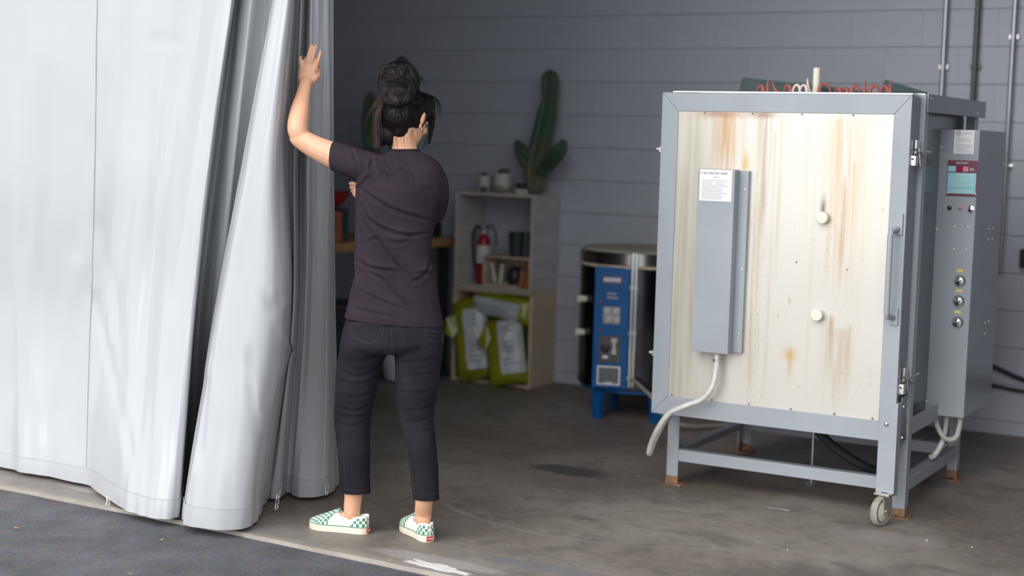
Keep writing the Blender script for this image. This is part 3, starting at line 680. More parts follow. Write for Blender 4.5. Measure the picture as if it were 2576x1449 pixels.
    tb = BM(); add_box(tb, -1.602, -1.585, yb-.0043, yb-.004, 1.463, 1.4655); add_box(tb, -1.602, -1.588, yb-.0043, yb-.004, 1.469, 1.4715); obj('plate_print', tb, M['white_ink'], bxm, smooth=False)['kind'] = 'stuff'
    kb = BM(); add_lathe(kb, [(.010, 0), (.010, .004), (.007, .006), (.001, .007)], (-1.682, yb, 1.296), 16, rot_to((0, -1, 0))); obj('fuse_holder', kb, M['black_plastic'], bxm)
    kb = BM(); add_lathe(kb, [(.011, 0), (.010, .005), (.006, .010), (.001, .012)], (-1.635, yb, 1.298), 16, rot_to((0, -1, 0))); obj('pilot_lamp', kb, M['pink_led'], bxm)
    kb = BM(); add_lathe(kb, [(.015, 0), (.015, .005), (.009, .006), (.009, .012), (.001, .013)], (-1.589, yb, 1.295), 8, rot_to((0, -1, 0))); obj('toggle_nut', kb, M['chrome'], bxm)
    tg = BM(); add_tube(tg, [(-1.589, yb-.01, 1.295), (-1.586, yb-.03, 1.287)], .003, 8); obj('toggle_lever', tg, M['black_plastic'], bxm)
    for z in (.977, .888, .794):
        kb = BM(); add_lathe(kb, [(.024, 0), (.024, .004), (.0205, .008), (.018, .016), (.001, .018)], (-1.621, yb, z), 24, rot_to((0, -1, 0))); obj('heat_knob', kb, M['chrome'], bxm)
        kb = BM(); add_box(kb, -.0028, .0028, -.024, -.017, -.004, .018, bev=.001, mtx=Matrix.Translation((-1.621, yb, z-.003)) @ Matrix.Rotation(.9, 4, 'Y')); add_lathe(kb, [(.026, 0), (.025, .0012)], (-1.621, yb, z), 24, rot_to((0, -1, 0))); obj('knob_pointer', kb, M['black_plastic'], bxm)
        obj('yellow_label', bbox(-1.637, -1.609, yb-.0012, yb, z+.040, z+.052), M['yellow_tape'], bxm, smooth=False)
    sb = BM()
    for (x, z) in ((-1.655, 1.215), (-1.600, 1.215), (-1.655, 1.115), (-1.603, 1.115), (-1.735, 1.56), (-1.735, 1.20), (-1.738, .43), (-1.694, 1.36), (-1.573, 1.36)):
        add_lathe(sb, [(.004, 0), (.0035, .002), (.001, .003)], (x, yb-(.004 if 1.35 < z < 1.37 else 0), z), 8, rot_to((0, -1, 0)))
    for (y, z) in ((7.02, 1.20), (7.10, 1.20), (7.02, 1.15), (7.10, 1.15), (7.05, .77), (7.12, .77), (7.05, .72), (7.24, 1.49)):
        add_lathe(sb, [(.004, 0), (.0035, .002), (.001, .003)], (-1.569, y, z), 8, rot_to((1, 0, 0)))
    obj('cover_screws', sb, M['zinc'], bxm)['kind'] = 'stuff'
    for (pts, nm) in (([(-1.700, 6.79, .375), (-1.695, 6.79, .32), (-1.655, 6.79, .265), (-1.610, 6.79, .275), (-1.598, 6.80, .33), (-1.60, 6.82, .375)], 'a'),
                      ([(-1.665, 6.84, .375), (-1.667, 6.83, .30), (-1.672, 6.80, .24), (-1.685, 6.74, .195), (-1.70, 6.72, .185)], 'b')):
        cb = BM(); P = spline(pts, 26); add_tube(cb, P, [.0105+.0022*(i % 2) for i in range(len(P))], 10); obj('flexible_conduit', cb, M['conduit'], bxm)
    return root
kiln()

# ------------------------------------------------------------------ things lying on top of the kiln
ZT = 1.776
def hook(pts, r0, m, label, nm, group):
    b = BM(); P = spline(pts, 8); n_ = len(P); add_tube(b, P, [r0*(1-.85*(i/(n_-1))**1.2)+.0008 for i in range(n_)], 8)
    tag(obj(nm, b, m), label, 'ornament', group)
def curl(px, py, Y, rad, lean, m, label, nm='clay_curl', group='red clay curls on the kiln roof', r0=.009, turn=1.25):
    p = atY(px, py, Y); q = []
    for a in np.linspace(-.5*PI*.0, PI*turn, 9):
        q.append((p[0]+rad*(1 if lean < 0 else -1)*(-math.cos(a)), Y+.004*a, ZT+.012+max(0, math.sin(a))*rad*1.7-.003))
    hook([(q[0][0], Y, ZT+.004)]+q[1:], r0, m, label, nm, group)
def spike(px, pyt, Y, lean, m, label, nm='clay_spike', group='red clay spikes on the kiln roof', r0=.0085):
    p = atY(px, pyt, Y); x, zt = p[0], p[2]
    hook([(x+lean, Y, ZT+.004), (x+lean*.6, Y, ZT+.3*(zt-ZT)), (x+lean*.15, Y, ZT+.7*(zt-ZT)), (x, Y, zt)], r0, m, label, nm, group)
Yk = 6.55
curl(1912, 222, Yk, .017, 1, M['red_clay'], 'leftmost red clay curl, beside the slate sheet on the kiln roof')
spike(1932, 195, Yk, .002, M['red_clay'], 'tall straight red clay spike at the left of the kiln roof')
spike(1944, 205, Yk, .026, M['red_clay'], 'red clay spike bent over to the left, beside the tallest spike', r0=.009)
curl(1980, 222, Yk, .018, 1, M['red_clay'], 'red clay curl just left of the pale clay rings')
curl(2003, 218, Yk-.03, .019, 1, M['pink_clay'], 'pale clay ring, left one of the pair', 'clay_ring', 'pale clay pieces on the kiln roof', .006, 1.5)
curl(2020, 220, Yk-.05, .018, 1, M['pink_clay'], 'pale clay ring, right one of the pair', 'clay_ring', 'pale clay pieces on the kiln roof', .006, 1.5)
spike(2031, 197, Yk-.02, .016, M['pink_clay'], 'pale pointed clay horn beside the cream tube', 'clay_horn', 'pale clay pieces on the kiln roof', .0085)
curl(2074, 214, Yk, .024, -1, M['red_clay'], 'red clay curl arching just right of the cream tube')
curl(2107, 223, Yk, .012, 1, M['red_clay'], 'smallest dark red clay curl, left one of two low curls')
curl(2125, 223, Yk, .012, 1, M['red_clay'], 'low dark red clay curl, right one of two low curls')
curl(2152, 219, Yk, .018, -1, M['red_clay'], 'dark red clay curl left of the second tall spike')
spike(2177, 199, Yk, -.002, M['red_clay'], 'straight red clay spike in the right half of the kiln roof')
curl(2199, 218, Yk, .020, -1, M['red_clay'], 'red clay curl between the two right-hand spikes')
curl(2224, 220, Yk, .018, 1, M['red_clay'], 'rightmost red clay curl, in front of the dark right sheet')
spike(2240, 199, Yk, .003, M['red_clay'], 'straight red clay spike at the far right of the kiln roof')
def sheet(pts, label):
    b = BM(); f = [b.verts.new(p) for p in pts]; k = [b.verts.new((p[0]+.003, p[1]+.006, p[2]+.012)) for p in pts]
    b.faces.new(f); b.faces.new(k[::-1]); nq = len(f)
    for i in range(nq): b.faces.new((f[i], k[i], k[(i+1) % nq], f[(i+1) % nq]))
    bmesh.ops.recalc_face_normals(b, faces=b.faces); tag(obj('slate_sheet', b, M['dark_sheet'], smooth=False), label, 'sheet', 'dark sheets on the kiln roof')
sheet([(-2.69, 6.78, ZT+.075), (-2.69, 6.74, ZT+.0), (-2.05, 6.66, ZT+.0), (-2.05, 6.68, ZT+.012)], 'long dark slate sheet wedged across the left of the kiln roof')
sheet([(-2.00, 6.74, ZT+.065), (-2.00, 6.70, ZT+.0), (-1.78, 6.62, ZT+.0), (-1.78, 6.64, ZT+.006)], 'short dark sheet at the right end of the kiln roof')
t = BM(); p = atY(2053, 222, 6.62)
add_lathe(t, [(.0165, 0), (.0165, .004), (.016, .118), (.0145, .122), (.0125, .122), (.012, .07), (.001, .07)], (p[0], 6.62, ZT), 20)
tag(obj('cream_tube', t, M['plug']), 'upright cream ceramic tube standing on the kiln roof', 'tube')

# ------------------------------------------------------------------ conduits and cables on the back wall
def conduit(xa, za, zb, m, label, r=.0135, xb=None):
    b = BM(); xb = xa if xb is None else xb
    add_tube(b, [(xb, 8.455, zb), (xa, 8.455, za), (xa, 8.455, 4.58)], r, 12)
    for z in (za+.5, za+1.1):
        add_box(b, xa-r-.012, xa+r+.012, 8.466, 8.4885, z-.012, z+.012)
    tag(obj('wall_conduit', b, m), label, 'conduit', 'steel conduits on the block wall')
conduit(-2.185, 1.5, 1.2, M['emt'], 'left-hand of three steel conduits running up the block wall')
conduit(-2.014, 1.5, 1.2, M['emt_dark'], 'dark conduit between the two bright ones on the block wall', .0155)
conduit(-1.819, 1.66, .9, M['emt'], 'right-hand bright conduit running down to the control box', .013)
def cable(pts, r, label):
    b = BM(); add_tube(b, spline(pts, 10), r, 8); tag(obj('power_cable', b, M['cable']), label, 'cable', 'black cables at the foot of the wall')
cable([(-1.95, 8.36, .46), (-1.86, 8.43, .40), (-1.80, 8.465, .367), (-1.65, 8.465, .317), (-1.50, 8.465, .305), (-1.2, 8.465, .30), (-.7, 8.465, .30)], .012, 'upper sagging black cable along the wall behind the kiln')
cable([(-1.95, 8.465, .275), (-1.80, 8.468, .268), (-1.65, 8.468, .256), (-1.2, 8.468, .25), (-.7, 8.468, .25)], .010, 'lower straight black cable along the wall behind the kiln')
b = BM(); add_box(b, -1.715, -1.60, 8.43, 8.4885, .93, 1.03, bev=.006); add_box(b, -1.70, -1.615, 8.424, 8.431, .945, 1.015, bev=.003)
tag(obj('outlet_box', b, M['black_plastic']), 'small black outlet box on the block wall at the far right', 'outlet box')
b = BM(); add_lathe(b, [(.014, 0), (.012, .006), (.005, .008), (.005, .03), (.008, .032), (.001, .034)], (-1.80, 8.4885, 1.47), 8, rot_to((0, -1, 0)))
tag(obj('wall_bolt', b, M['zinc']), 'shiny bolt in the block wall right of the control box', 'bolt')

# ------------------------------------------------------------------ blue round kiln
def round_kiln():
    cx, cy, R = -3.675, 7.87, .355
    root = thing('round_kiln', 'round top-loading kiln with blue control panel behind the big kiln', 'kiln', (cx, cy, 0))
    b = BM(); add_lathe(b, [(R-.01, .175), (R, .18), (R, .845), (R-.005, .85)], (cx, cy, 0), 48); dr = obj('drum', b, M['drum'], root)
    b = BM(); add_lathe(b, [(R+.004, .850), (R+.010, .852), (R+.010, .864), (R+.004, .866)], (cx, cy, 0), 48); obj('rim_bead', b, M['wood_edge'], root)
    b = BM(); add_lathe(b, [(R+.002, .866), (R+.004, .868), (R+.004, .934), (R-.002, .937), (R-.010, .937)], (cx, cy, 0), 48); ld = obj('lid', b, M['lid_band'], root)
    b = BM(); add_lathe(b, [(R-.006, .936), (R-.02, .948), (.001, .950)], (cx, cy, 0), 48); obj('lid_top', b, M['lid_brick'], ld)
    b = BM(); add_lathe(b, [(R-.03, .150), (R-.02, .155), (R-.02, .176)], (cx, cy, 0), 40); obj('floor_pan', b, M['blue'], root)
    for (x, y) in ((-3.775, 7.50+.03), (-3.44, 7.60), (-3.84, 7.86), (-3.40, 8.05)):
        d = Vector((cx-x, cy-y, 0)).normalized(); s = Vector((-d.y, d.x, 0)); b = BM()
        t = bmesh.new(); o = Vector((x, y, 0))
        prof = [(-.028, 0), (.028, 0), (.040, .17), (-.040, .17)]
        f = [t.verts.new(o+s*a+Vector((0, 0, z))) for a, z in prof]; k = [t.verts.new(o+s*a+d*.03+Vector((0, 0, z))) for a, z in prof]
        t.faces.new(f); t.faces.new(k[::-1])
        for i in range(4): t.faces.new((f[i], k[i], k[(i+1) % 4], f[(i+1) % 4]))
        merge(b, t); obj('stand_leg', b, M['blue'], root, smooth=False)
    # control box
    mt = Matrix.Translation((-3.678, 7.49, 0)) @ Matrix.Rotation(.30, 4, 'Z')      # local x right, -y out
    b = BM(); add_box(b, -.098, .098, 0, .16, .185, .858, bev=.004, mtx=mt); bx = obj('control_panel', b, M['blue'], root)
    def plate(nm, xa, xb, za, zb, m, th=.003, lab=None, bev=.001):
        b = BM(); add_box(b, xa, xb, -th, 0, za, zb, bev=bev, mtx=mt); o = obj(nm, b, m, bx)
        if lab: o['label'] = lab
        return o
    # name plate with pointed sides
    b = BM(); t = bmesh.new(); pr = [(-.07, .775), (-.06, .81), (0, .82), (.06, .81), (.07, .775), (.06, .768), (0, .755), (-.06, .768)]
    f = [t.verts.new((x, -.002, z)) for x, z in pr]; k = [t.verts.new((x, 0, z)) for x, z in pr]; t.faces.new(f); t.faces.new(k[::-1])
    for i in range(8): t.faces.new((f[i], k[i], k[(i+1) % 8], f[(i+1) % 8]))
    bmesh.ops.transform(t, matrix=mt, verts=t.verts); merge(b, t); obj('name_plate', b, mat('violet_plate', (.06, .08, .26), .4), bx, smooth=False)
    b = BM()
    for k in range(7):
        x = -.0475+.0136*k
        add_box(b, x, x+.0105, -.0032, -.002, .777, .801, bev=.001, mtx=mt)
    obj('name_print', b, M['white_ink'], bx, smooth=False)['kind'] = 'stuff'
    b = BM()
    for (z, a, c) in ((.712, -.028, .024), (.690, -.028, .034)): add_box(b, a, c, -.0015, 0, z-.006, z+.006, mtx=mt)
    obj('panel_print', b, M['print_grey'], bx, smooth=False)['kind'] = 'stuff'
    plate('outlet_plate', -.045, .050, .545, .640, M['print_grey'])
    b = BM()
    for (x, z) in ((-.022, .617), (.027, .617), (-.012, .570), (.032, .570)): add_box(b, x-.016, x+.016, -.010, -.003, z-.015, z+.015, bev=.003, mtx=mt)
    obj('rocker_switch', b, M['cream'], bx)
    for z, m in ((.657, M['ext_red']), (.508, M['red_led'])):
        b = BM(); add_lathe(b, [(.009, 0), (.008, .006), (.001, .009)], mt @ Vector((-.062, 0, z)), 12, mt.to_3x3().to_4x4() @ rot_to((0, -1, 0))); obj('pilot_lamp', b, m, bx)
    plate('sitter_plate', -.062, .056, .328, .478, M['print_dark'])
    b = BM(); add_lathe(b, [(.027, 0), (.026, .006), (.016, .008), (.014, .018), (.001, .019)], mt @ Vector((-.028, -.003, .412)), 20, mt.to_3x3().to_4x4() @ rot_to((0, -1, 0))); obj('timer_dial', b, M['black_plastic'], bx)
    b = BM(); add_box(b, .005, .040, -.016, -.003, .44, .468, bev=.004, mtx=mt); add_box(b, .014, .032, -.012, -.003, .395, .44, bev=.003, mtx=mt); add_box(b, .008, .038, -.014, -.003, .375, .40, bev=.004, mtx=mt); obj('sitter_weight', b, M['cream'], bx)
    plate('sitter_tag', -.042, -.012, .352, .368, M['white_sheet'], .0045)
    plate('spec_plate', -.070, .060, .192+.012, .310, M['white_sheet'], .003, 'silver-rimmed black specification plate')
    plate('spec_plate_face', -.060, .050, .214, .300, M['print_dark'], .0042)
    b = BM()
    for k in range(6): add_box(b, -.052, .042, -.0052, -.0042, .222+.0125*k, .226+.0125*k, mtx=mt)
    obj('spec_print', b, M['print_grey'], bx, smooth=False)['kind'] = 'stuff'
    plate('spec_tag', -.022, .018, .208, .220, M['white_sheet'], .0055)
    # peep plugs, strap, cord
    for a, z in ((-2.22, .660), (-2.26, .470)):
        d = Vector((math.cos(a), math.sin(a), 0)); b = BM(); add_lathe(b, [(.017, -.002), (.020, .02), (.022, .045), (.018, .050), (.001, .051)], Vector((cx, cy, z))+d*R, 16, rot_to(d)); obj('peephole_plug', b, M['plug'], root)
    a = math.radians(-72); d = Vector((math.cos(a), math.sin(a), 0)); sd_ = Vector((-d.y, d.x, 0)); b = BM(); o = Vector((cx, cy, 0))
    for q in (-1, 1): add_tube(b, [o+d*(R+.012)+sd_*.011*q+Vector((0, 0, z)) for z in (.94, .86, .7, .5, .35, .2)], .009, 8)
    for z in (.75, .5, .25): add_box(b, -.022, .022, -.006, .006, z-.008, z+.008, mtx=Matrix.Translation(o+d*(R+.012)) @ Matrix.Rotation(a+PI/2, 4, 'Z'))
    obj('clamp_strap', b, M['chrome'], root)
    b = BM(); P = spline([atY(1573, 945, 7.56), atY(1595, 958, 7.50), atY(1620, 980, 7.44), atY(1645, 1005, 7.42), atY(1670, 1045, 7.45), (-3.2, 7.5, .03), (-3.0, 7.8, .02), (-2.6, 8.3, .02)], 10); add_tube(b, P, .011, 8); obj('power_cord', b, mat('tan_cord', (.30, .27, .24), .5), root)
    return root
round_kiln()
#PART3
# ------------------------------------------------------------------ crates in the corner
def crate(nm, label, xa, xb, ya, yb, za, zb, th, m, cat='crate', back=None, edge=None):
    root = thing(nm, label, cat, ((xa+xb)/2, (ya+yb)/2, za)); e = edge or M['wood_edge']
    for pn, a in (('side_panel', (xa, xa+th, ya, yb, za+th, zb-th)), ('side_panel', (xb-th, xb, ya, yb, za+th, zb-th)), ('top_panel', (xa, xb, ya, yb, zb-th, zb)), ('bottom_panel', (xa, xb, ya, yb, za, za+th))):
        b = bbox(*a, bev=.003); o = obj(pn, b, [m, e], root)
        for p in o.data.polygons:
            if p.normal.y < -.9: p.material_index = 1
    if back: obj('back_panel', bbox(xa+th, xb-th, yb-.008, yb, za+th, zb-th), m, root)
    return root
crate('plywood_crate', 'stained pale plywood crate on the floor holding the soil bags', -5.138, -4.558, 8.170, 8.478, 0, .598, .020, mat('stained_ply', (.62, .47, .31), .65, var=.3, vscale=4, stretch=(1, 2, 1.5), col2=(.47, .42, .33)), back=True)
crate('plywood_crate', 'grey painted crate stacked on the pale plywood crate', -5.122, -4.556, 8.150, 8.470, .600, 1.206, .020, M['wood_grey'], edge=mat('grey_edge', (.50, .455, .40), .6))
crate('small_crate', 'small pale wooden box inside the grey crate beside the extinguisher', -4.925, -4.585, 8.175, 8.40, .6205, .812, .014, M['wood_pale'], 'box', back=True)
# extinguisher
def extinguisher():
    x, y, z = -4.992, 8.29, .6205
    r = thing('fire_extinguisher', 'red fire extinguisher with white label inside the grey crate', 'fire extinguisher', (x, y, z))
    b = BM(); add_lathe(b, [(.043, 0), (.046, .006), (.046, .255), (.040, .285), (.022, .308), (.016, .318), (.001, .318)], (x, y, z), 28); obj('cylinder', b, M['ext_red'], r)
    b = BM(); add_lathe(b, [(.0462, .130), (.0470, .131), (.0470, .245), (.0462, .246)], (x, y, z), 28); lab = obj('label', b, mat('extinguisher_label', (.60, .60, .58), .4), r); lab['label'] = 'white instruction label with black bands'
    b = BM(); add_lathe(b, [(.0464, .122), (.0472, .123), (.0472, .131), (.0464, .132)], (x, y, z), 28); obj('label_band', b, M['black_plastic'], r)
    b = BM(); add_lathe(b, [(.014, .316), (.014, .34), (.009, .345), (.009, .365), (.001, .366)], (x, y, z), 16); add_box(b, x-.018, x+.06, y-.008, y+.008, z+.345, z+.355, bev=.003); add_box(b, x-.018, x+.055, y-.008, y+.008, z+.366, z+.374, bev=.003); obj('valve', b, M['zinc'], r)
    b = BM(); add_tube(b, spline([(x-.01, y-.01, z+.34), (x-.045, y-.01, z+.365), (x-.075, y-.005, z+.30), (x-.072, y, z+.20), (x-.062, y, z+.10)], 8), .009, 8)
    obj('hose', b, M['rubber'], r)
    b = BM(); add_tube(b, spline([(x+.01, y+.01, z+.35), (x+.05, y+.01, z+.375), (x+.082, y+.01, z+.32), (x+.085, y+.01, z+.24)], 8), .006, 8); obj('safety_cord', b, M['rubber'], r)
extinguisher()
def pot(nm, label, x, y, z, r, h, m, top=1.1, soil=True, group=None, plant=None):
    root = thing(nm, label, 'pot', (x, y, z), group); b = BM()
    add_lathe(b, [(r*.88, 0), (r*.92, .004), (r*top, h), (r*top*.94, h), (r*top*.9, h*.88), (.001, h*.86)], (x, y, z), 24); obj('shell', b, m, root)
    if soil: b = BM(); add_lathe(b, [(r*top*.9, h*.86), (r*top*.6, h*.96), (.001, h*1.0)], (x, y, z), 16); obj('soil', b, M['soil'], root)
    if plant:
        b = BM()
        for k in range(plant): a = random.uniform(0, 2*PI); q = random.uniform(0, r*.6); add_ball(b, (x+q*math.cos(a), y+q*math.sin(a), z+h+.006), r*.34, r*.34, r*.42, u=10, v=7)
        obj('plant', b, M['cactus'], root)['kind'] = 'stuff'
    return root
zc = 1.2065
pot('ceramic_pot', 'smaller cream pot at the left end of the grey crate top', -5.005, 8.30, zc, .038, .100, M['cream'], plant=7)
pot('ceramic_pot', 'larger cream cylinder pot with dark plant on the grey crate', -4.876, 8.31, zc, .061, .118, M['cream'], 1.03, plant=9)
pot('plastic_pot', 'low dark green pot between cream pot and cactus', -4.745, 8.34, zc, .042, .062, M['pot_dark'], 1.1)
pot('nursery_pot', 'dark tapered nursery pot standing on the small wooden box', -4.745, 8.28, .8125, .043, .150, M['pot_dark'], 1.25)
pot('nursery_pot', 'dark pot pushed against the right side of the grey crate', -4.640, 8.31, .8125, .036, .150, M['pot_dark'], 1.2)
def lump(nm, label, x, y, z, r, m, cat='stone'):
    b = BM(); t = bmesh.new(); bmesh.ops.create_icosphere(t, subdivisions=3, radius=1)
    for v in t.verts:
        k = 1+.25*noise.noise(v.co*1.7+Vector((x*9, 0, 0))); v.co = Vector((v.co.x*r[0]*k, v.co.y*r[1]*k, v.co.z*r[2]*k))
    mn = min(v.co.z for v in t.verts); bmesh.ops.translate(t, vec=(x, y, z-mn), verts=t.verts); merge(b, t); tag(obj(nm, b, m), label, cat)
lump('stone', 'dark round stone in front of the two cream pots', -4.945, 8.20, zc, (.024, .022, .018), M['stone'])
lump('stone', 'tan lump of rock in front of the larger cream pot', -4.835, 8.20, zc, (.042, .026, .020), M['stone_tan'])
lump('stone', 'brown pebble left of the white block', -4.760, 8.20, zc, (.024, .02, .014), M['stone_tan'])
b = bbox(-4.690, -4.618, 8.151, 8.185, zc, zc+.030, bev=.004); tag(obj('white_block', b, M['cream']), 'small whitish block on the front edge of the crate under the cactus', 'block')
# cactus builder
def cactus(nm, label, stems, Y, base, potr, woody=True):
    root = thing(nm, label, 'cactus', base)
    if potr:
        b = BM(); add_lathe(b, [(potr*.8, 0), (potr, .04), (potr*.95, .04), (.001, .036)], base, 20); obj('pot', b, M['stone'], root)
    for k, (pts, rad, m) in enumerate(stems):
        P = spline(pts, 8); R_ = np.interp(np.linspace(0, 1, len(P)), np.linspace(0, 1, len(rad)), rad)
        b = BM(); t = bmesh.new(); seg = 40; rings = []; T = [Vector(P[min(i+1, len(P)-1)])-Vector(P[max(0, i-1)]) for i in range(len(P))]
        a = Vector((1, 0, 0))
        for i, p in enumerate(P):
            tt = T[i].normalized(); a = (a-tt*a.dot(tt)).normalized(); c = tt.cross(a)
            rings.append([t.verts.new(Vector(p)+(a*math.cos(2*PI*j/seg)+c*math.sin(2*PI*j/seg))*R_[i]*(1+.11*math.cos(10*2*PI*j/seg))) for j in range(seg)])
        for i in range(len(P)-1):
            for j in range(seg): t.faces.new((rings[i][j], rings[i][(j+1) % seg], rings[i+1][(j+1) % seg], rings[i+1][j]))
        t.faces.new(rings[-1]); t.faces.new(rings[0][::-1]); merge(b, t)
        st = obj('stem' if k == 0 else 'arm', b, m, root, ang=60)
        sp = BM(); a = Vector((1, 0, 0))
        for i in range(2, len(P)-1, 2):
            tt = T[i].normalized(); a = (a-tt*a.dot(tt)).normalized(); c = tt.cross(a)
            for j in range(10):
                d = a*math.cos(2*PI*j/10)+c*math.sin(2*PI*j/10); q = Vector(p0 := P[i])+d*R_[i]*1.09
                for s in (-1, 0, 1): add_spine(sp, q, (d+c*.5*s+tt*.3*s).normalized(), .014)
        so_ = obj('spines', sp, M['spine'], st, smooth=False); so_['kind'] = 'stuff'
    return root
def add_spine(bm, p, d, l):
    s = d.orthogonal().normalized()*.0007; u = d.cross(s)
    v = [bm.verts.new(p+s), bm.verts.new(p-s*.5+u), bm.verts.new(p-s*.5-u), bm.verts.new(p+d*l)]
    bm.faces.new((v[0], v[1], v[3])); bm.faces.new((v[1], v[2], v[3])); bm.faces.new((v[2], v[0], v[3]))
def Q(px, py, Y=8.30): return atY(px, py, Y)
mc = M['cactus']
gm = bpy.data.materials.new('cactus_stem'); gm.use_nodes = True; n, L = nd(gm)
tc = n.new('ShaderNodeTexCoord'); sp_ = n.new('ShaderNodeSeparateXYZ'); L.new(tc.outputs['Object'], sp_.inputs[0]); rp = n.new('ShaderNodeValToRGB')
mr = n.new('ShaderNodeMapRange'); mr.inputs['From Min'].default_value = 1.25; mr.inputs['From Max'].default_value = 1.60; L.new(sp_.outputs['Z'], mr.inputs[0]); L.new(mr.outputs[0], rp.inputs[0])
rp.color_ramp.elements[0].color = (.15, .13, .075, 1); rp.color_ramp.elements[1].color = (.045, .085, .05, 1); L.new(rp.outputs[0], n['Principled BSDF'].inputs['Base Color']); n['Principled BSDF'].inputs['Roughness'].default_value = .6
bz = Q(1347, 476)
cactus('tall_cactus', 'tall green column cactus with two stubby arms on the grey crate',
       [([(bz[0], 8.30, zc+.01), Q(1346, 440), Q(1352, 395), Q(1366, 335), Q(1376, 285), Q(1383, 250), Q(1384, 218), Q(1384, 190), Q(1384, 176)], [.042, .060, .062, .058, .054, .040, .052, .046, .012], gm),
        ([Q(1342, 436), Q(1325, 405), Q(1309, 375), Q(1299, 354)], [.030, .040, .038, .014], mc), ([Q(1356, 436, 8.27), Q(1383, 408, 8.26), Q(1408, 378, 8.26), Q(1420, 352, 8.26)], [.032, .044, .044, .016], mc)],
       8.30, (bz[0], 8.30, zc), .048)
# two leaning orange bricks
for k, (px, rz, lab) in enumerate(((1307, .16, 'left one of two orange brick slabs leaning on the small box'), (1322, .20, 'right one of two orange brick slabs leaning on the small box'))):
    p = atY(px, 724, 8.158+.004*k); b = BM()
    add_box(b, -.014, .014, -.01, .012, 0, .115, bev=.003, mtx=Matrix.Translation((p[0], 8.163, .6215)) @ Matrix.Rotation(rz, 4, 'Y') @ Matrix.Rotation(-.06, 4, 'X'))
    tag(obj('brick_slab', b, M['brick_or']), lab, 'brick', 'orange brick slabs')
def bottle(nm, label, x, y, z, prof, m, tilt=0, cat='vase'):
    b = BM(); add_lathe(b, prof, (0, 0, 0), 20, Matrix.Translation((x, y, z)) @ Matrix.Rotation(tilt, 4, 'Y')); tag(obj(nm, b, m), label, cat)
bottle('white_vase', 'slim white vase tilted left inside the small box', -4.868, 8.235, .637, [(.014, 0), (.016, .04), (.010, .09), (.012, .13), (.001, .13)], M['cream'], -.20)
bottle('white_vase', 'slim white vase standing upright inside the small box', -4.835, 8.245, .635, [(.016, 0), (.017, .05), (.012, .09), (.016, .125), (.001, .125)], M['cream'], .10)
bottle('black_jar', 'squat black jar in the middle of the small box', -4.74, 8.26, .6345, [(.040, 0), (.052, .04), (.045, .08), (.030, .10), (.034, .11), (.001, .11)], M['black_plastic'], 0, 'jar')
b = BM(); add_ball(b, (-4.765, 8.192, .6445), .010); tag(obj('glass_bead', b, M['cream']), 'tiny pale ball on the floor of the small box', 'ball')

# ------------------------------------------------------------------ bags of potting soil
def soil_bag(nm, label, c, W_, H_, D_, mtx, px0, px1, pz0, pz1, seed, flap=None, text=None):
    root = thing(nm, label, 'bag', tuple(c), 'bags of potting soil'); nu, nv = 40, 40; b = BM(); F = []; K = []
    base = Matrix.Translation(Vector(c)) @ mtx
    for j in range(nv+1):
        rf, rk = [], []
        for i in range(nu+1):
            u = -1+2*i/nu; v = j/nv; vv = 2*v-1
            edge = max(0, (1-abs(u)**3.0))**.55*max(0, (1-abs(vv)**4))**.6
            x = u*W_/2*(1-.05*(1-abs(vv)**2)*0)*(1-.06*abs(vv)**6); z = v*H_
            wr = .010*noise.noise((x*9+seed, z*7, 1))+.006*noise.noise((x*25, z*20, seed)); 
            wr += .006*math.sin(x*70)*abs(vv)**4
            y = -D_/2*edge+wr*edge**.3; y2 = D_/2*edge+wr*.4*edge
            rf.append(b.verts.new(base @ Vector((x, y, z)))); rk.append(b.verts.new(base @ Vector((x, y2, z))))
        F.append(rf); K.append(rk)
    mats = []
    for j in range(nv):
        for i in range(nu):
            f = b.faces.new((F[j][i], F[j][i+1], F[j+1][i+1], F[j+1][i])); u = -1+2*(i+.5)/nu; v = (j+.5)/nv
            f.material_index = 1 if (px0 < u < px1 and pz0 < v < pz1) else 0
            b.faces.new((K[j][i], K[j+1][i], K[j+1][i+1], K[j][i+1]))
    bmesh.ops.remove_doubles(b, verts=b.verts, dist=.0006)
    sk = obj('sack', b, [M['bag_green'], M['bag_white']], root, ang=60)
    if flap:
        fb = BM(); vs = [fb.verts.new(p) for p in flap]; fb.faces.new(vs); o = obj('flap', fb, M['bag_green'], root, smooth=False); s = o.modifiers.new('t', 'SOLIDIFY'); s.thickness = .004
    if text:
        tx = BM()
        for (xa, xb, z) in text: add_box(tx, xa*W_/2, xb*W_/2, -D_/2-.004, -D_/2-.001, z*H_-.004, z*H_+.004, mtx=base)
        o = obj('print', tx, M['bag_ink'], sk); o['kind'] = 'stuff'
    return root
def E3(rx, ry, rz): return Matrix.Rotation(rz, 4, 'Z') @ Matrix.Rotation(rx, 4, 'X') @ Matrix.Rotation(ry, 4, 'Y')
q = atZ(1205, 962, .0)
soil_bag('soil_bag', 'green and white soil bag leaning at the left in the low crate', (-4.925, 8.135, .022), .235, .53, .13, E3(-.20, -.19, .22), -.28, .96, .13, .84, 3,
         [atY(1146, 792, 8.10), atY(1122, 800, 8.07), atY(1119, 838, 8.06), atY(1138, 852, 8.07), atY(1152, 830, 8.10)], [(-.1, .5, .72), (-.1, .6, .66), (-.1, .5, .45), (-.1, .6, .40), (-.1, .55, .35), (-.1, .5, .28), (-.1, .6, .22)])
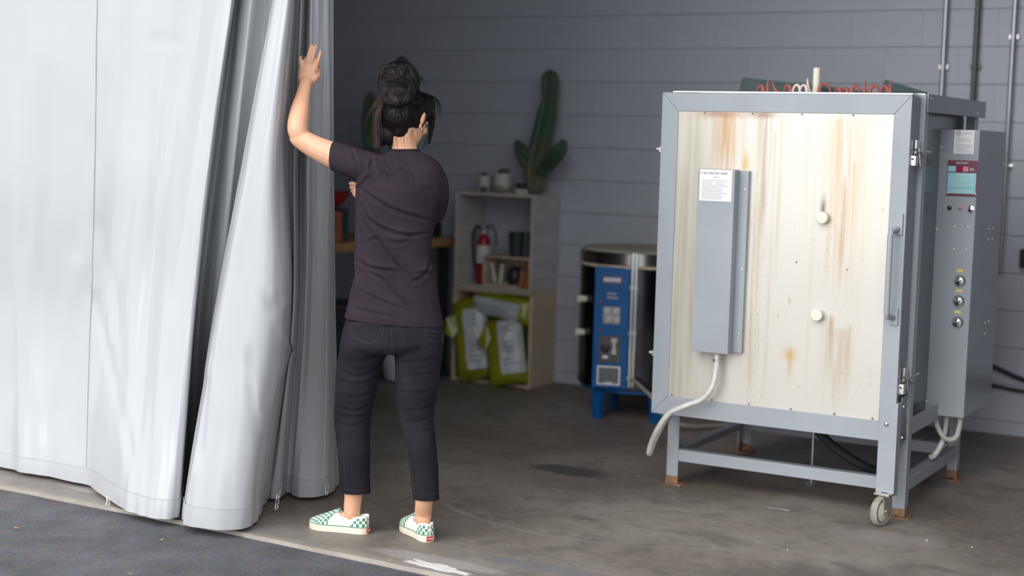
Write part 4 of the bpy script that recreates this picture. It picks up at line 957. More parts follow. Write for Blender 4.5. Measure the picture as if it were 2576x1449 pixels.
soil_bag('soil_bag', 'green and white soil bag leaning at the right in the low crate', (-4.668, 8.110, .022), .25, .42, .14, E3(-.24, -.19, .26), -.25, .97, .15, .96, 8,
         [atY(1224, 815, 8.08), atY(1200, 858, 8.05), atY(1222, 882, 8.05), atY(1234, 850, 8.08)], [(-.1, .4, .84), (-.1, .6, .78), (-.1, .5, .62), (-.1, .6, .55), (-.1, .55, .48), (-.1, .5, .36), (-.1, .6, .30)])
soil_bag('soil_bag', 'soil bag lying flat on top of the two leaning bags', (-4.98+.165, 8.205, .405), .48, .180, .17, E3(-.35, .09, -.04), -.85, .70, .05, .62, 13, None,
         [(-.65, -.45, .36), (-.40, -.22, .35), (-.18, .0, .34), (.04, .2, .33), (.24, .4, .32), (-.7, -.5, .25), (-.42, -.2, .24), (-.1, .1, .23), (.2, .42, .22)])

# ------------------------------------------------------------------ workbench at the left, with what stands on it
bl = atZ(842, 612, .90); br = atZ(1142, 598, .90); e = (br-bl); e[2] = 0; Lb = np.linalg.norm(e); e /= Lb; nl = np.array([-e[1], e[0], 0])
MB_ = Matrix(((e[0], nl[0], 0, bl[0]), (e[1], nl[1], 0, bl[1]), (0, 0, 1, 0), (0, 0, 0, 1)))       # local x along the edge, y away to the left
wbn = thing('workbench', 'wooden workbench with dark legs in the shadow behind the woman', 'bench', tuple(bl*[1, 1, 0]))
obj('bench_top', bbox(-.5, Lb+.02, 0, .62, .845, .90, bev=.003, mtx=MB_), M['wood_table'], wbn)
for (x, y) in ((-.42, .05), (Lb-.06, .03), (Lb-.06, .55), (-.42, .55)): obj('leg', bbox(x-.025, x+.025, y-.025, y+.025, 0, .845, mtx=MB_), M['black_plastic'], wbn)
obj('brace', bbox(-.4, Lb-.08, .54, .56, .25, .31, mtx=MB_), M['black_plastic'], wbn)
def onb(x, y, z=.9005): return MB_ @ Vector((x, y, z))
b = BM(); add_box(b, -.02, .115, .06, .26, .901, 1.085, bev=.003, mtx=MB_); root = thing('orange_carton', 'orange brown carton on the bench beside the curtain edge', 'box', tuple(onb(.05, .15))); obj('carton', b, M['card'], root)
b = BM()
for k in range(2): add_box(b, .02, .06, .0585, .0605, .96+.04*k, .985+.04*k, mtx=MB_)
obj('print', b, M['soil'], root, smooth=False)['kind'] = 'stuff'
tag(obj('grey_binder', bbox(.122, .165, .06, .28, .901, 1.10, bev=.003, mtx=MB_), M['pot_dark']), 'dark grey binder upright beside the orange carton', 'binder')
b = BM(); add_lathe(b, [(.05, 0), (.10, .03), (.135, .09), (.140, .10), (.132, .10), (.09, .035), (.001, .03)], onb(.10, .18, 1.101), 28); tag(obj('enamel_bowl', b, M['red_enamel']), 'red enamel bowl sitting on the carton and binder', 'bowl')
tag(obj('tool_box', bbox(Lb-.20, Lb-.01, .10, .40, .901, 1.06, bev=.01, mtx=MB_), M['black_plastic']), 'black tool box on the bench end beside the crates', 'box')
b = BM(); add_lathe(b, [(.03, 0), (.034, .02), (.034, .34), (.012, .42), (.012, .56), (.001, .56)], onb(.18, .38), 16); r_ = thing('tall_bottle', 'tall dark bottle with dull red cap on the bench', 'bottle', tuple(onb(.18, .38))); obj('bottle_body', b, M['black_plastic'], r_)
b = BM(); add_lathe(b, [(.014, .555), (.022, .57), (.022, .61), (.012, .625), (.001, .625)], onb(.18, .38), 14); obj('cap', b, mat('dull_red', (.10, .02, .02), .6), r_)
Yc = 7.75
cb_ = atY(985, 598, Yc)
def Q2(px, py): return atY(px, py, Yc)
cactus('potted_cactus', 'dark branching cactus on the bench behind the head of the woman',
       [([(Q2(1000, 500)[0], Yc, .95), Q2(1000, 480), Q2(1003, 380), Q2(1006, 280), Q2(1010, 200), Q2(1011, 160), Q2(1012, 141)], [.05, .055, .055, .052, .05, .045, .012], mc),
        ([Q2(985, 430), Q2(945, 400), Q2(932, 350), Q2(930, 290), Q2(932, 250), Q2(934, 232)], [.03, .042, .045, .042, .034, .012], mc)], Yc, (Q2(1000, 500)[0], Yc, .9005), .075)
# under and beside the bench
q = atZ(850, 962, 0); b = BM(); add_lathe(b, [(.17, 0), (.18, .01), (.20, .50), (.19, .50), (.17, .03), (.001, .03)], (q[0], q[1], 0), 32); r_ = thing('dark_bin', 'dark navy bin on the floor behind the curtain edge', 'bin', (q[0], q[1], 0)); obj('bin_shell', b, M['navy'], r_)
b = BM(); add_tube(b, [(q[0]+.206*math.cos(a), q[1]+.206*math.sin(a), .495) for a in np.linspace(0, 2*PI, 33)], .010, 8, cap=False); obj('bin_rim', b, M['black_plastic'], r_)
q = atZ(1030, 956, 0); b = BM(); add_lathe(b, [(.12, 0), (.16, .012), (.195, .15), (.205, .26), (.197, .26), (.18, .15), (.001, .03)], (q[0], q[1], 0), 36); tag(obj('plastic_tub', b, M['tub']), 'round white plastic tub on the floor seen between the legs', 'tub')
# ------------------------------------------------------------------ small litter on the ground
def leaf(px, py, s, label, z=-.012):
    p = atZ(px, py, z); b = BM(); a0 = random.uniform(0, PI); V_ = [b.verts.new((p[0]+s*math.cos(a0+a)*(1 if k % 2 else .7), p[1]+s*math.sin(a0+a)*.6, z+.004+.005*random.random())) for k, a in enumerate(np.linspace(0, 2*PI, 9)[:-1])]
    c = b.verts.new((p[0], p[1], z+.004)); [b.faces.new((c, V_[k], V_[(k+1) % 8])) for k in range(8)]
    tag(obj('dry_leaf', b, M['leaf'], smooth=False), label, 'leaf')
leaf(42, 1331, .014, 'dry orange leaf on the asphalt at the far left'); leaf(406, 1361, .010, 'small dry leaf on the asphalt below the first curtain fold'); leaf(330, 1447, .012, 'dry leaf at the bottom edge of the asphalt')
p = atZ(1960, 1282, 0); b = BM(); V_ = []
for k in range(18):
    a = 2*PI*k/18; r_ = (.055 if abs(math.cos(a)) > .5 else .03)*(1+.5*noise.noise((k*.9, 3, 1))); V_.append(b.verts.new((p[0]+r_*math.cos(a), p[1]+r_*.45*math.sin(a), .002)))
c = b.verts.new((p[0], p[1], .004)); [b.faces.new((c, V_[k], V_[(k+1) % 18])) for k in range(18)]
tag(obj('plaster_flake', b, mat('grey_flake', (.36, .34, .33), .8, var=.2, vscale=40)), 'pale flake of plaster on the concrete in front of the kiln', 'flake')
p = atZ(1098, 1427, 0); b = BM(); V_ = []
for k in range(26):
    a = 2*PI*k/26; r_ = .135*(1+.55*noise.noise((k*.55, 7, 1))); V_.append(b.verts.new((p[0]+r_*math.cos(a), p[1]+r_*.26*math.sin(a)-.10*r_*math.cos(a), .0015)))
c = b.verts.new((p[0], p[1], .003)); [b.faces.new((c, V_[k], V_[(k+1) % 26])) for k in range(26)]
tag(obj('concrete_patch', b, M['chip']), 'white chipped patch on the concrete edge at the bottom', 'patch')
for k, (px, py, s) in enumerate(((2332, 1361, .008), (1742, 1120, .006), (1875, 1115, .006), (2445, 1378, .006), (1981, 1385, .006))):
    p = atZ(px, py, 0); lump('chip', ('white crumb on the floor right of the caster', 'pale crumb on the floor under the kiln door', 'pale crumb on the floor left of the support rod', 'tan crumb on the floor at the far right', 'pale crumb on the floor below the plaster flake')[k], p[0], p[1], 0, (s*.8, s*.65, s*.4), M['foxing_dull'], 'crumb')
#PART4
# ------------------------------------------------------------------ the woman
RH = np.array([math.cos(YAW), math.sin(YAW), 0]); FH = np.array([-math.sin(YAW), math.cos(YAW), 0]); UP = np.array([0, 0, 1.0])
WB = atZ(968, 1348, 0)
def W(px, py, v=0.0):
    """point on the upright plane through the woman, v metres deeper into the garage"""
    o = WB + FH*v; d = ray(px, py); t = ((o-CO)@FH)/(d@FH); return CO + d*t
S0 = float(np.linalg.norm(W(1001, 700)-W(1000, 700)))     # metres per photo pixel at the woman
def section(y, l, r, df, db, v=0.0, n=28, ex=2.4):
    """horizontal cross-section between two silhouette columns; df depth to the front (away), db to the back (towards the lens)"""
    a, b_ = W(l, y, v), W(r, y, v); c = (a+b_)/2; h = (b_-a)/2; out = []
    for k in range(n):
        t = 2*PI*k/n; cx, sx = math.cos(t), math.sin(t)
        q = 2/ex; u = math.copysign(abs(cx)**q, cx); s = math.copysign(abs(sx)**q, sx)
        out.append(c+h*u+FH*(s*(df if s > 0 else db)))
    return out
def sections(rows, **k):
    """interpolate rows (y,l,r,df,db,v) smoothly"""
    P = spline([np.array(r, float) for r in rows], 4); return [section(*p, **k) for p in P]
def limb(bm, pts, rad, seg=16, n=8, sy=None, ref=None):
    P = spline(pts, n); R_ = [float(x[0]) for x in spline([np.array([r]) for r in rad], n)]
    S_ = None if sy is None else [float(x[0]) for x in spline([np.array([r]) for r in sy], n)]
    add_tube(bm, P, R_, seg, True, S_, ref, roundcap=True)
def fold_field(co, no, folds, side=True):
    """signed relief (metres) from creases drawn as photo-plane polylines; only on the side that faces the lens"""
    px = to_px(co); out = np.zeros(len(co)); facing = np.clip(-(no@FH)*1.6+.1, 0, 1)
    for pts, wd, amp in folds:
        P = spline([np.array(p, float) for p in pts], 5) if len(pts) > 2 else [np.array(p, float) for p in pts]
        best = np.full(len(co), 1e9); sg = np.zeros(len(co)); along = np.zeros(len(co)); nseg = len(P)-1
        for i in range(nseg):
            a, c = P[i], P[i+1]; d = c-a; L2 = d@d; t = np.clip(((px-a)@d)/L2, 0, 1); q = px-(a+t[:, None]*d)
            dist = np.hypot(q[:, 0], q[:, 1]); m = dist < best; best[m] = dist[m]; sg[m] = np.sign(d[0]*q[:, 1]-d[1]*q[:, 0])[m]; along[m] = (i+t[m])/nseg
        taper = np.clip(np.sin(np.clip(along, 0.02, .98)*PI)*1.6, 0, 1)
        s = best*sg/wd
        out += amp*taper*(-np.exp(-(s/.55)**2) + .85*np.exp(-((s+1.25)/.8)**2) + .35*np.exp(-((s-1.3)/.9)**2))
    return out*facing
woman = thing('person', 'dark-haired woman in black tee and jeans pushing the grey curtain aside', 'person', (WB[0], WB[1], 0))

# --- body: one continuous skin surface
b = BM()
torso = [(386, 990, 1048, .05, .05, .03), (402, 968, 1068, .05, .05, .02), (428, 935, 1090, .065, .065, .01), (480, 916, 1098, .082, .082, .01), (560, 912, 1085, .085, .085, .005), (650, 906, 1078, .08, .08, 0), (740, 895, 1092, .085, .085, 0), (800, 882, 1100, .085, .10, 0), (845, 880, 1096, .08, .10, 0), (868, 895, 1080, .06, .08, 0)]
add_loft(b, sections(torso))
# legs and feet inside the denim
LH, LT_ = atZ(916, 1342, 0), atZ(789, 1328, 0); RH_, RT_ = atZ(1076, 1362, 0), atZ(1020, 1330, 0)
dl, dr_ = (LT_-LH)/np.linalg.norm(LT_-LH), (RT_-RH_)/np.linalg.norm(RT_-RH_)
la, ra = LH+dl*.052, RH_+dr_*.046                            # where each ankle rises out of its shoe
limb(b, [W(912, 860, .0), W(905, 950, .02), W(893, 1050, .035), W(891, 1120, .035), W(890, 1190, .035), W(889, 1245, .04), la+UP*.10, la+UP*.065, la+UP*.045], [.070, .068, .052, .050, .044, .0355, .0335, .030, .022])
limb(b, [W(1052, 860, .0), W(1052, 950, -.02), W(1046, 1050, -.035), W(1056, 1120, -.045), W(1065, 1190, -.055), W(1067, 1255, -.06), ra+UP*.105, ra+UP*.07, ra+UP*.045], [.068, .066, .052, .050, .043, .035, .033, .0295, .022])
def foot(heel, d):
    h, d = Vector(heel), Vector(d)
    limb(b, [h+d*.04+UPV*.050, h+d*.085+UPV*.055, h+d*.13+UPV*.046, h+d*.19+UPV*.038], [.020, .022, .022, .015], ref=d.cross(UPV))
UPV = Vector((0, 0, 1))
foot(LH, dl); foot(RH_, dr_)
# the ankle bones
add_ball(b, la+UP*.085-FH*.0235, .011); add_ball(b, ra+UP*.088+RH*.0225, .011)
# neck, head
HC = W(1023, 298, .045)                                   # middle of the skull
HF = (FH*math.cos(.47)+RH*math.sin(.47)); HF = HF*math.cos(.40)-UP*math.sin(.40); HF /= np.linalg.norm(HF)
HR = np.cross(HF, UP); HR /= np.linalg.norm(HR); HU = np.cross(HR, HF)
def Hd(f, r, u): return HC+HF*f+HR*r+HU*u
HM = Matrix(((HR[0], HF[0], HU[0], 0), (HR[1], HF[1], HU[1], 0), (HR[2], HF[2], HU[2], 0), (0, 0, 0, 1)))
limb(b, [W(1018, 400, .03), W(1017, 370, .03), Hd(-.012, 0, -.055), Hd(-.005, 0, -.02)], [.056, .048, .047, .045])
add_ball(b, Hd(-.008, 0, .020), .073, .092, .086, HM, 28, 20)
add_ball(b, Hd(.030, 0, -.035), .058, .060, .072, HM, 24, 16)
add_ball(b, Hd(.055, 0, -.085), .030, .030, .024, HM)      # chin
limb(b, [Hd(.084, 0, .010), Hd(.098, 0, -.012), Hd(.108, 0, -.030), Hd(.098, 0, -.038)], [.008, .010, .013, .009], seg=10)
for s in (-1, 1):
    add_ball(b, Hd(.070, s*.036, -.018), .020, .020, .018, HM)      # cheeks
    add_ball(b, Hd(.082, s*.030, .020), .020, .012, .007, HM)       # brows
    add_ball(b, Hd(.096, s*.011, -.036), .009, .009, .007, HM)      # nostrils
    em = HM @ Matrix.Rotation(s*.45, 4, 'Z') @ Matrix.Rotation(-.20, 4, 'X')
    ep = Hd(-.008, s*.073, -.008)
    add_ball(b, Vector(ep)+em @ Vector((s*.003, -.003, .004)), .009, .019, .024, em); add_ball(b, Vector(ep)+em @ Vector((s*.004, -.008, .014)), .008, .014, .014, em); add_ball(b, Vector(ep)+em @ Vector((0, .004, -.026)), .0055, .009, .011, em)
add_ball(b, Hd(.090, 0, -.056), .022, .010, .0065, HM); add_ball(b, Hd(.088, 0, -.066), .020, .010, .0065, HM)
# left arm: shoulder, elbow out to the left, forearm up, hand flat on the curtain
vA = .05
limb(b, [W(945, 432, .0), W(900, 412, .005), W(850, 396, .02), W(838, 391, .024), W(790, 369, .04), W(752, 346, vA)], [.044, .044, .046, .050, .044, .038])
limb(b, [W(758, 352, vA), W(749, 325, vA), W(753, 285, vA+.035), W(760, 250, vA+.075), W(766, 222, vA+.105), W(770, 205, vA+.125)], [.034, .040, .038, .031, .0255, .026], sy=[1, 1, .95, .9, .82, .75], ref=RH)
vH = vA+.135
limb(b, [W(769, 218, vH), W(772, 196, vH+.004), W(777, 172, vH+.006), W(779, 158, vH+.006)], [.026, .035, .0385, .030], sy=[.72, .46, .38, .30], ref=RH)
def finger(pts, r):
    limb(b, pts, [r, r*.96, r*.90, r*.74], seg=10, n=6)
finger([W(760, 176, vH+.005), W(757, 160, vH+.003), W(755.5, 150, vH+.010), W(756.5, 143, vH+.026)], .0088)                     # little finger, bent into the fold
finger([W(768, 172, vH+.003), W(774, 148, vH-.002), W(779.5, 127, vH+.003), W(783.5, 113, vH+.010)], .0082)                       # ring
finger([W(781, 170, vH+.003), W(786.5, 147, vH-.003), W(791, 128, vH+.003), W(795, 114, vH+.011)], .0083)                         # middle
finger([W(793, 174, vH+.004), W(799.5, 154, vH+.0), W(804, 140, vH+.005), W(806, 129, vH+.012)], .0080)                          # index
limb(b, [W(783, 204, vH+.006), W(794, 192, vH+.012), W(799, 180, vH+.026), W(796, 168, vH+.040), W(790, 160, vH+.046)], [.017, .017, .013, .0105, .0085], seg=12, n=6)   # thumb behind the palm
# right arm folded across the front, hand showing past the left side of the waist
limb(b, [W(1070, 432, .0), W(1090, 470, .03), W(1088, 505, .09), W(1070, 540, .17)], [.042, .044, .043, .038])
limb(b, [W(1070, 542, .17), W(1035, 535, .20), W(985, 515, .215), W(930, 495, .215)], [.038, .038, .031, .026])
limb(b, [W(941, 499, .215), W(919, 490, .212), W(906, 484, .21)], [.027, .034, .032], sy=[.7, .42, .38], ref=UP)
for k, (dx, dy, dv) in enumerate(((0, 0, 0), (2, 9, .004), (5, 17, .008), (9, 24, .012))):
    finger([W(909+dx, 472+dy*.8, .208+dv), W(897+dx, 466+dy, .205+dv), W(887+dx, 461+dy*1.05, .212+dv), W(880+dx, 462+dy*1.1, .225+dv)], (.0088, .009, .0088, .0078)[k])
limb(b, [W(920, 478, .205), W(912, 468, .20), W(902, 464, .21)], [.014, .011, .009], seg=10, n=6)
me = remeshed(b, .0031, 4, .5); body_me = me
obj('body', me, M['skin'], woman, ang=180)
# face details
for s in (-1, 1):
    e_ = BM(); add_ball(e_, Hd(.0735, s*.030, .004), .0108, mtx=HM, u=14, v=10); eo = obj('eyeball', e_, M['eye_w'], woman)
    e_ = BM(); add_ball(e_, Hd(.0825, s*.030, .003), .0055, .003, .0055, HM, 12, 8); obj('iris', e_, M['eye_d'], eo)
    e_ = BM(); add_tube(e_, [Hd(.0905-.012*abs(t), s*(.012+.034*t), .024+.006*math.sin(t*PI)) for t in np.linspace(0, 1, 7)], [.002, .003, .003, .003, .0025, .002, .001], 6); obj('eyebrow', e_, M['hair'], woman)
e_ = BM(); add_ball(e_, Hd(.0945, 0, -.0565), .021, .0075, .0045, HM); add_ball(e_, Hd(.0925, 0, -.065), .018, .0075, .005, HM); obj('lips', e_, M['lip'], woman)
# inked mark on the back of the hand
e_ = BM(); tp = W(794.5, 179, vH-.0155)
add_tube(e_, [tp+RH*.0045*math.cos(a)*1.0+UP*.0055*math.sin(a)+FH*.003 for a in np.linspace(0, 2*PI, 7)], .0008, 5, cap=False); obj('hand_tattoo', e_, M['print_dark'], woman)

# --- T-shirt
b = BM()
rows = [(377, 985, 1052, .055, .058, .028), (386, 966, 1066, .065, .068, .02), (398, 938, 1090, .075, .082, .012), (416, 912, 1110, .088, .094, .008), (440, 902, 1118, .098, .102, .006), (485, 894, 1112, .106, .106, .004), (540, 894, 1100, .106, .102, .004),
        (600, 892, 1088, .100, .096, 0), (650, 891, 1085, .098, .092, 0), (690, 892, 1096, .10, .094, 0), (740, 880, 1105, .105, .104, 0), (785, 869, 1113, .108, .116, 0), (812, 864, 1119, .108, .120, 0)]
R_ = sections(rows)
# the hem falls lower on the right
for i, ring in enumerate(R_):
    k = max(0, (i-(len(R_)-14))/14)
    for q in ring:
        uu = (np.array(q)-WB)@RH; q += UP*(-(uu+.0)*.075*k)
add_loft(b, R_)
limb(b, [W(955, 425, .0), W(915, 418, .002), W(880, 406, .010), W(845, 394, .022), W(830, 391.5, .027)], [.058, .060, .059, .0565, .057], sy=[1.05, 1.05, 1, .95, .95], ref=UP)
limb(b, [W(1060, 430, .0), W(1086, 455, .015), W(1094, 492, .04), W(1092, 520, .07), W(1084, 545, .105)], [.058, .059, .054, .054, .054])
me = remeshed(b, .0062, 7, .5)
# open the sleeve and hem ends
def cut(me, tests):
    t = bmesh.new(); t.from_mesh(me); t.verts.ensure_lookup_table()
    for p, nn in tests:
        p, nn = Vector(p), Vector(nn).normalized()
        rad = .12 if abs(nn.z) < .9 else .6
        g_ = [v for v in t.verts if (v.co-p).length < rad]; gs = set(g_)
        geom = g_ + [e for e in t.edges if e.verts[0] in gs and e.verts[1] in gs] + [f for f in t.faces if all(v in gs for v in f.verts)]
        r = bmesh.ops.bisect_plane(t, geom=geom, plane_co=p, plane_no=nn, clear_outer=True)
    t.to_mesh(me); t.free(); me.update()
hemz = W(990, 806)
cut(me, [(W(838, 392, .024), (W(800, 388, .036)-W(860, 392, .018))), (W(1087, 535, .09), UP*-.75+FH*1.0), (hemz-UP*.006, -UP-RH*.078)])
co = coords(me); no = normals(me)
folds = [([(905, 470), (930, 492), (975, 520), (1026, 540), (1099, 559)], 7, .0065), ([(897, 495), (930, 552), (978, 581), (1026, 592), (1085, 586)], 7, .0070), ([(897, 512), (918, 562), (962, 619), (1000, 663), (1030, 702)], 6, .0075),
         ([(893, 650), (930, 673), (962, 679), (1010, 684)], 7, .007), ([(918, 679), (962, 702), (1000, 743), (1042, 778)], 6, .006), ([(905, 730), (962, 759), (1026, 781)], 6, .004), ([(965, 418), (972, 432), (984, 450)], 5, .005), ([(1003, 414), (1018, 430), (1034, 452)], 5, .005),
         ([(938, 392), (931, 420), (926, 458)], 5, .007), ([(951, 390), (958, 420), (968, 448)], 5, .006), ([(895, 484), (912, 462), (938, 432)], 6, .006), ([(886, 372), (893, 400), (906, 432)], 6, .005), ([(1040, 690), (1075, 686), (1097, 690)], 6, .006), ([(1030, 712), (1070, 690), (1085, 650)], 7, .005),
         ([(960, 600), (1000, 612), (1040, 600)], 7, .003), ([(925, 610), (950, 600), (990, 640)], 7, .0035), ([(1084, 470), (1100, 500), (1104, 530)], 6, .004), ([(870, 770), (930, 785), (1000, 800)], 7, .003)]
dsp = fold_field(co, no, folds)
cl = np.array([.0035*noise.noise(Vector(c)*11)+.0015*noise.noise(Vector(c)*27) for c in co])
setco(me, co+no*(dsp*1.3+cl)[:, None])
sh = obj('t_shirt', me, M['shirt'], woman, ang=180); s_ = sh.modifiers.new('t', 'SOLIDIFY'); s_.thickness = .0025; s_.offset = -1
# collar rib, hem stitch
b = BM(); ring = section(378, 983, 1052, .058, .060, .028)
add_tube(b, ring+[ring[0]], .0055, 8, cap=False); obj('collar', b, M['shirt'], sh)

# --- jeans
b = BM()
add_loft(b, sections([(790, 876, 1108, .098, .105, 0), (815, 866, 1115, .102, .116, 0), (850, 858, 1118, .105, .128, 0), (868, 855, 1117, .105, .128, 0), (884, 860, 1112, .09, .11, 0)]))
def leg(rows):
    add_loft(b, sections(rows, ex=2.15))
leg([(855, 858, 984, .098, .108, .0), (885, 853, 976, .097, .106, .006), (905, 849, 967, .096, .100, .012), (940, 845, 956, .092, .092, .02), (1000, 843, 944, .080, .080, .03), (1050, 840, 934, .072, .070, .035), (1100, 845, 931, .066, .068, .035), (1150, 850, 931, .062, .066, .032), (1200, 855, 931, .060, .062, .035), (1237, 858, 932, .058, .060, .04), (1252, 858, 932, .058, .060, .04)])
leg([(855, 985, 1117, .098, .108, -.004), (885, 990, 1115, .097, .106, -.01), (905, 993, 1112, .096, .100, -.015), (940, 994, 1107, .092, .092, -.02), (1000, 993, 1099, .080, .080, -.03), (1050, 1003, 1091, .072, .070, -.035), (1100, 1017, 1095, .066, .068, -.045), (1150, 1027, 1100, .062, .066, -.05), (1200, 1034, 1104, .060, .062, -.055), (1250, 1040, 1105, .056, .058, -.055), (1270, 1041, 1105, .056, .058, -.055)])
me = remeshed(b, .0060, 6, .5)
cut(me, [(W(895, 1243, .04), -UP+FH*.02), (W(1072, 1254, -.055), -UP-RH*.0-FH*.05)])
co = coords(me); no = normals(me)
folds = [([(852, 930), (900, 948), (958, 925)], 7, .006), ([(847, 958), (900, 966), (952, 955)], 6, .004), ([(846, 990), (895, 1000), (945, 985)], 7, .005), ([(843, 1022), (890, 1034), (934, 1020)], 6, .006), ([(842, 1046), (885, 1050), (934, 1042)], 5, .005), ([(843, 1064), (880, 1074), (925, 1060)], 6, .005), ([(848, 1105), (890, 1112), (925, 1100)], 8, .003),
         ([(990, 908), (1040, 912), (1110, 900)], 7, .006), ([(990, 948), (1045, 946), (1105, 938)], 7, .005), ([(996, 985), (1045, 990), (1100, 980)], 7, .005), ([(1002, 1036), (1045, 1032), (1090, 1024)], 6, .006), ([(1008, 1062), (1050, 1060), (1092, 1050)], 6, .006), ([(1015, 1085), (1045, 1090), (1085, 1080)], 6, .004),
         ([(984, 826), (984, 860), (982, 892)], 7, .007), ([(975, 880), (930, 905), (870, 912)], 9, .005), ([(990, 880), (1040, 882), (1105, 868)], 9, .004)]
dsp = fold_field(co, no, folds); cl = np.array([.0022*noise.noise(Vector(c)*16)+.0012*noise.noise(Vector(c)*34) for c in co])
setco(me, co+no*(dsp*.42+cl)[:, None])
jn = obj('jeans', me, M['jeans'], woman, ang=180); s_ = jn.modifiers.new('t', 'SOLIDIFY'); s_.thickness = .003; s_.offset = -1
bvh = BVHTree.FromPolygons([Vector(v.co) for v in me.vertices], [tuple(p.vertices) for p in me.polygons])
def on_cloth(px, py, off=.0015):
    o = Vector(W(px, py, -.6)); d = Vector(ray(px, py)).normalized(); h = bvh.ray_cast(o, d)
    return None if h[0] is None else h[0]+h[1]*off
def stitched(nm, poly, r, m, par, dash=False):
    P = []
    for a, c in zip(poly[:-1], poly[1:]):
        k = max(2, int(math.dist(a, c)/4))
        P += [(a[0]+(c[0]-a[0])*i/k, a[1]+(c[1]-a[1])*i/k) for i in range(k)]
    P.append(poly[-1]); P = [on_cloth(*p) for p in P]; P = [p for p in P if p is not None]
    if len(P) < 3: return
    b = BM(); add_tube(b, P, r, 5); return obj(nm, b, m, par)
def pocket(poly):
    # thin patch that follows the cloth, with a stitched outline
    xs_ = [p[0] for p in poly]; ys_ = [p[1] for p in poly]
    from mathutils import geometry as gm_
    poly2 = [Vector((p[0], p[1])) for p in poly]; step = 3; b = BM(); G_ = {}
    for x in np.arange(min(xs_), max(xs_)+1, step):
        for y in np.arange(min(ys_), max(ys_)+1, step):
            q = Vector((x, y)); ins = False; j = len(poly2)-1
            for i in range(len(poly2)):
                if (poly2[i].y > y) != (poly2[j].y > y) and x < (poly2[j].x-poly2[i].x)*(y-poly2[i].y)/(poly2[j].y-poly2[i].y)+poly2[i].x: ins = not ins
                j = i
            if ins:
                p = on_cloth(x, y, .0018)
                if p is not None: G_[(int(round(x*10)), int(round(y*10)))] = b.verts.new(p)
    s = step*10
    for (x, y) in list(G_):
        ks = [(x, y), (x+s, y), (x+s, y+s), (x, y+s)]
        if all(k in G_ for k in ks): b.faces.new([G_[k] for k in ks])
    bmesh.ops.recalc_face_normals(b, faces=b.faces); o = obj('back_pocket', b, M['jeans'], jn, ang=180)
    stitched('pocket_stitch', poly+[poly[0]], .0009, M['stitch'], jn); stitched('pocket_stitch', [(p[0]*.94+.06*sum(xs_)/len(xs_), p[1]*.94+.06*sum(ys_)/len(ys_)) for p in poly], .0006, M['stitch'], jn)
pocket([(882, 812), (968, 818), (958, 856), (934, 866), (888, 850)]); pocket([(1066, 830), (1114, 836), (1112, 862), (1078, 857)])
stitched('yoke_seam', [(985, 822), (984, 860), (981, 888)], .0009, M['stitch'], jn)
stitched('leg_seam', [(1014, 1075), (1030, 1150), (1046, 1245)], .0008, M['stitch'], jn); stitched('leg_seam', [(860, 1080), (866, 1160), (872, 1235)], .0008, M['stitch'], jn)
stitched('hem_stitch', [(860, 1230), (895, 1234), (930, 1231)], .0007, M['stitch'], jn); stitched('hem_stitch', [(1042, 1242), (1072, 1244), (1103, 1240)], .0007, M['stitch'], jn)

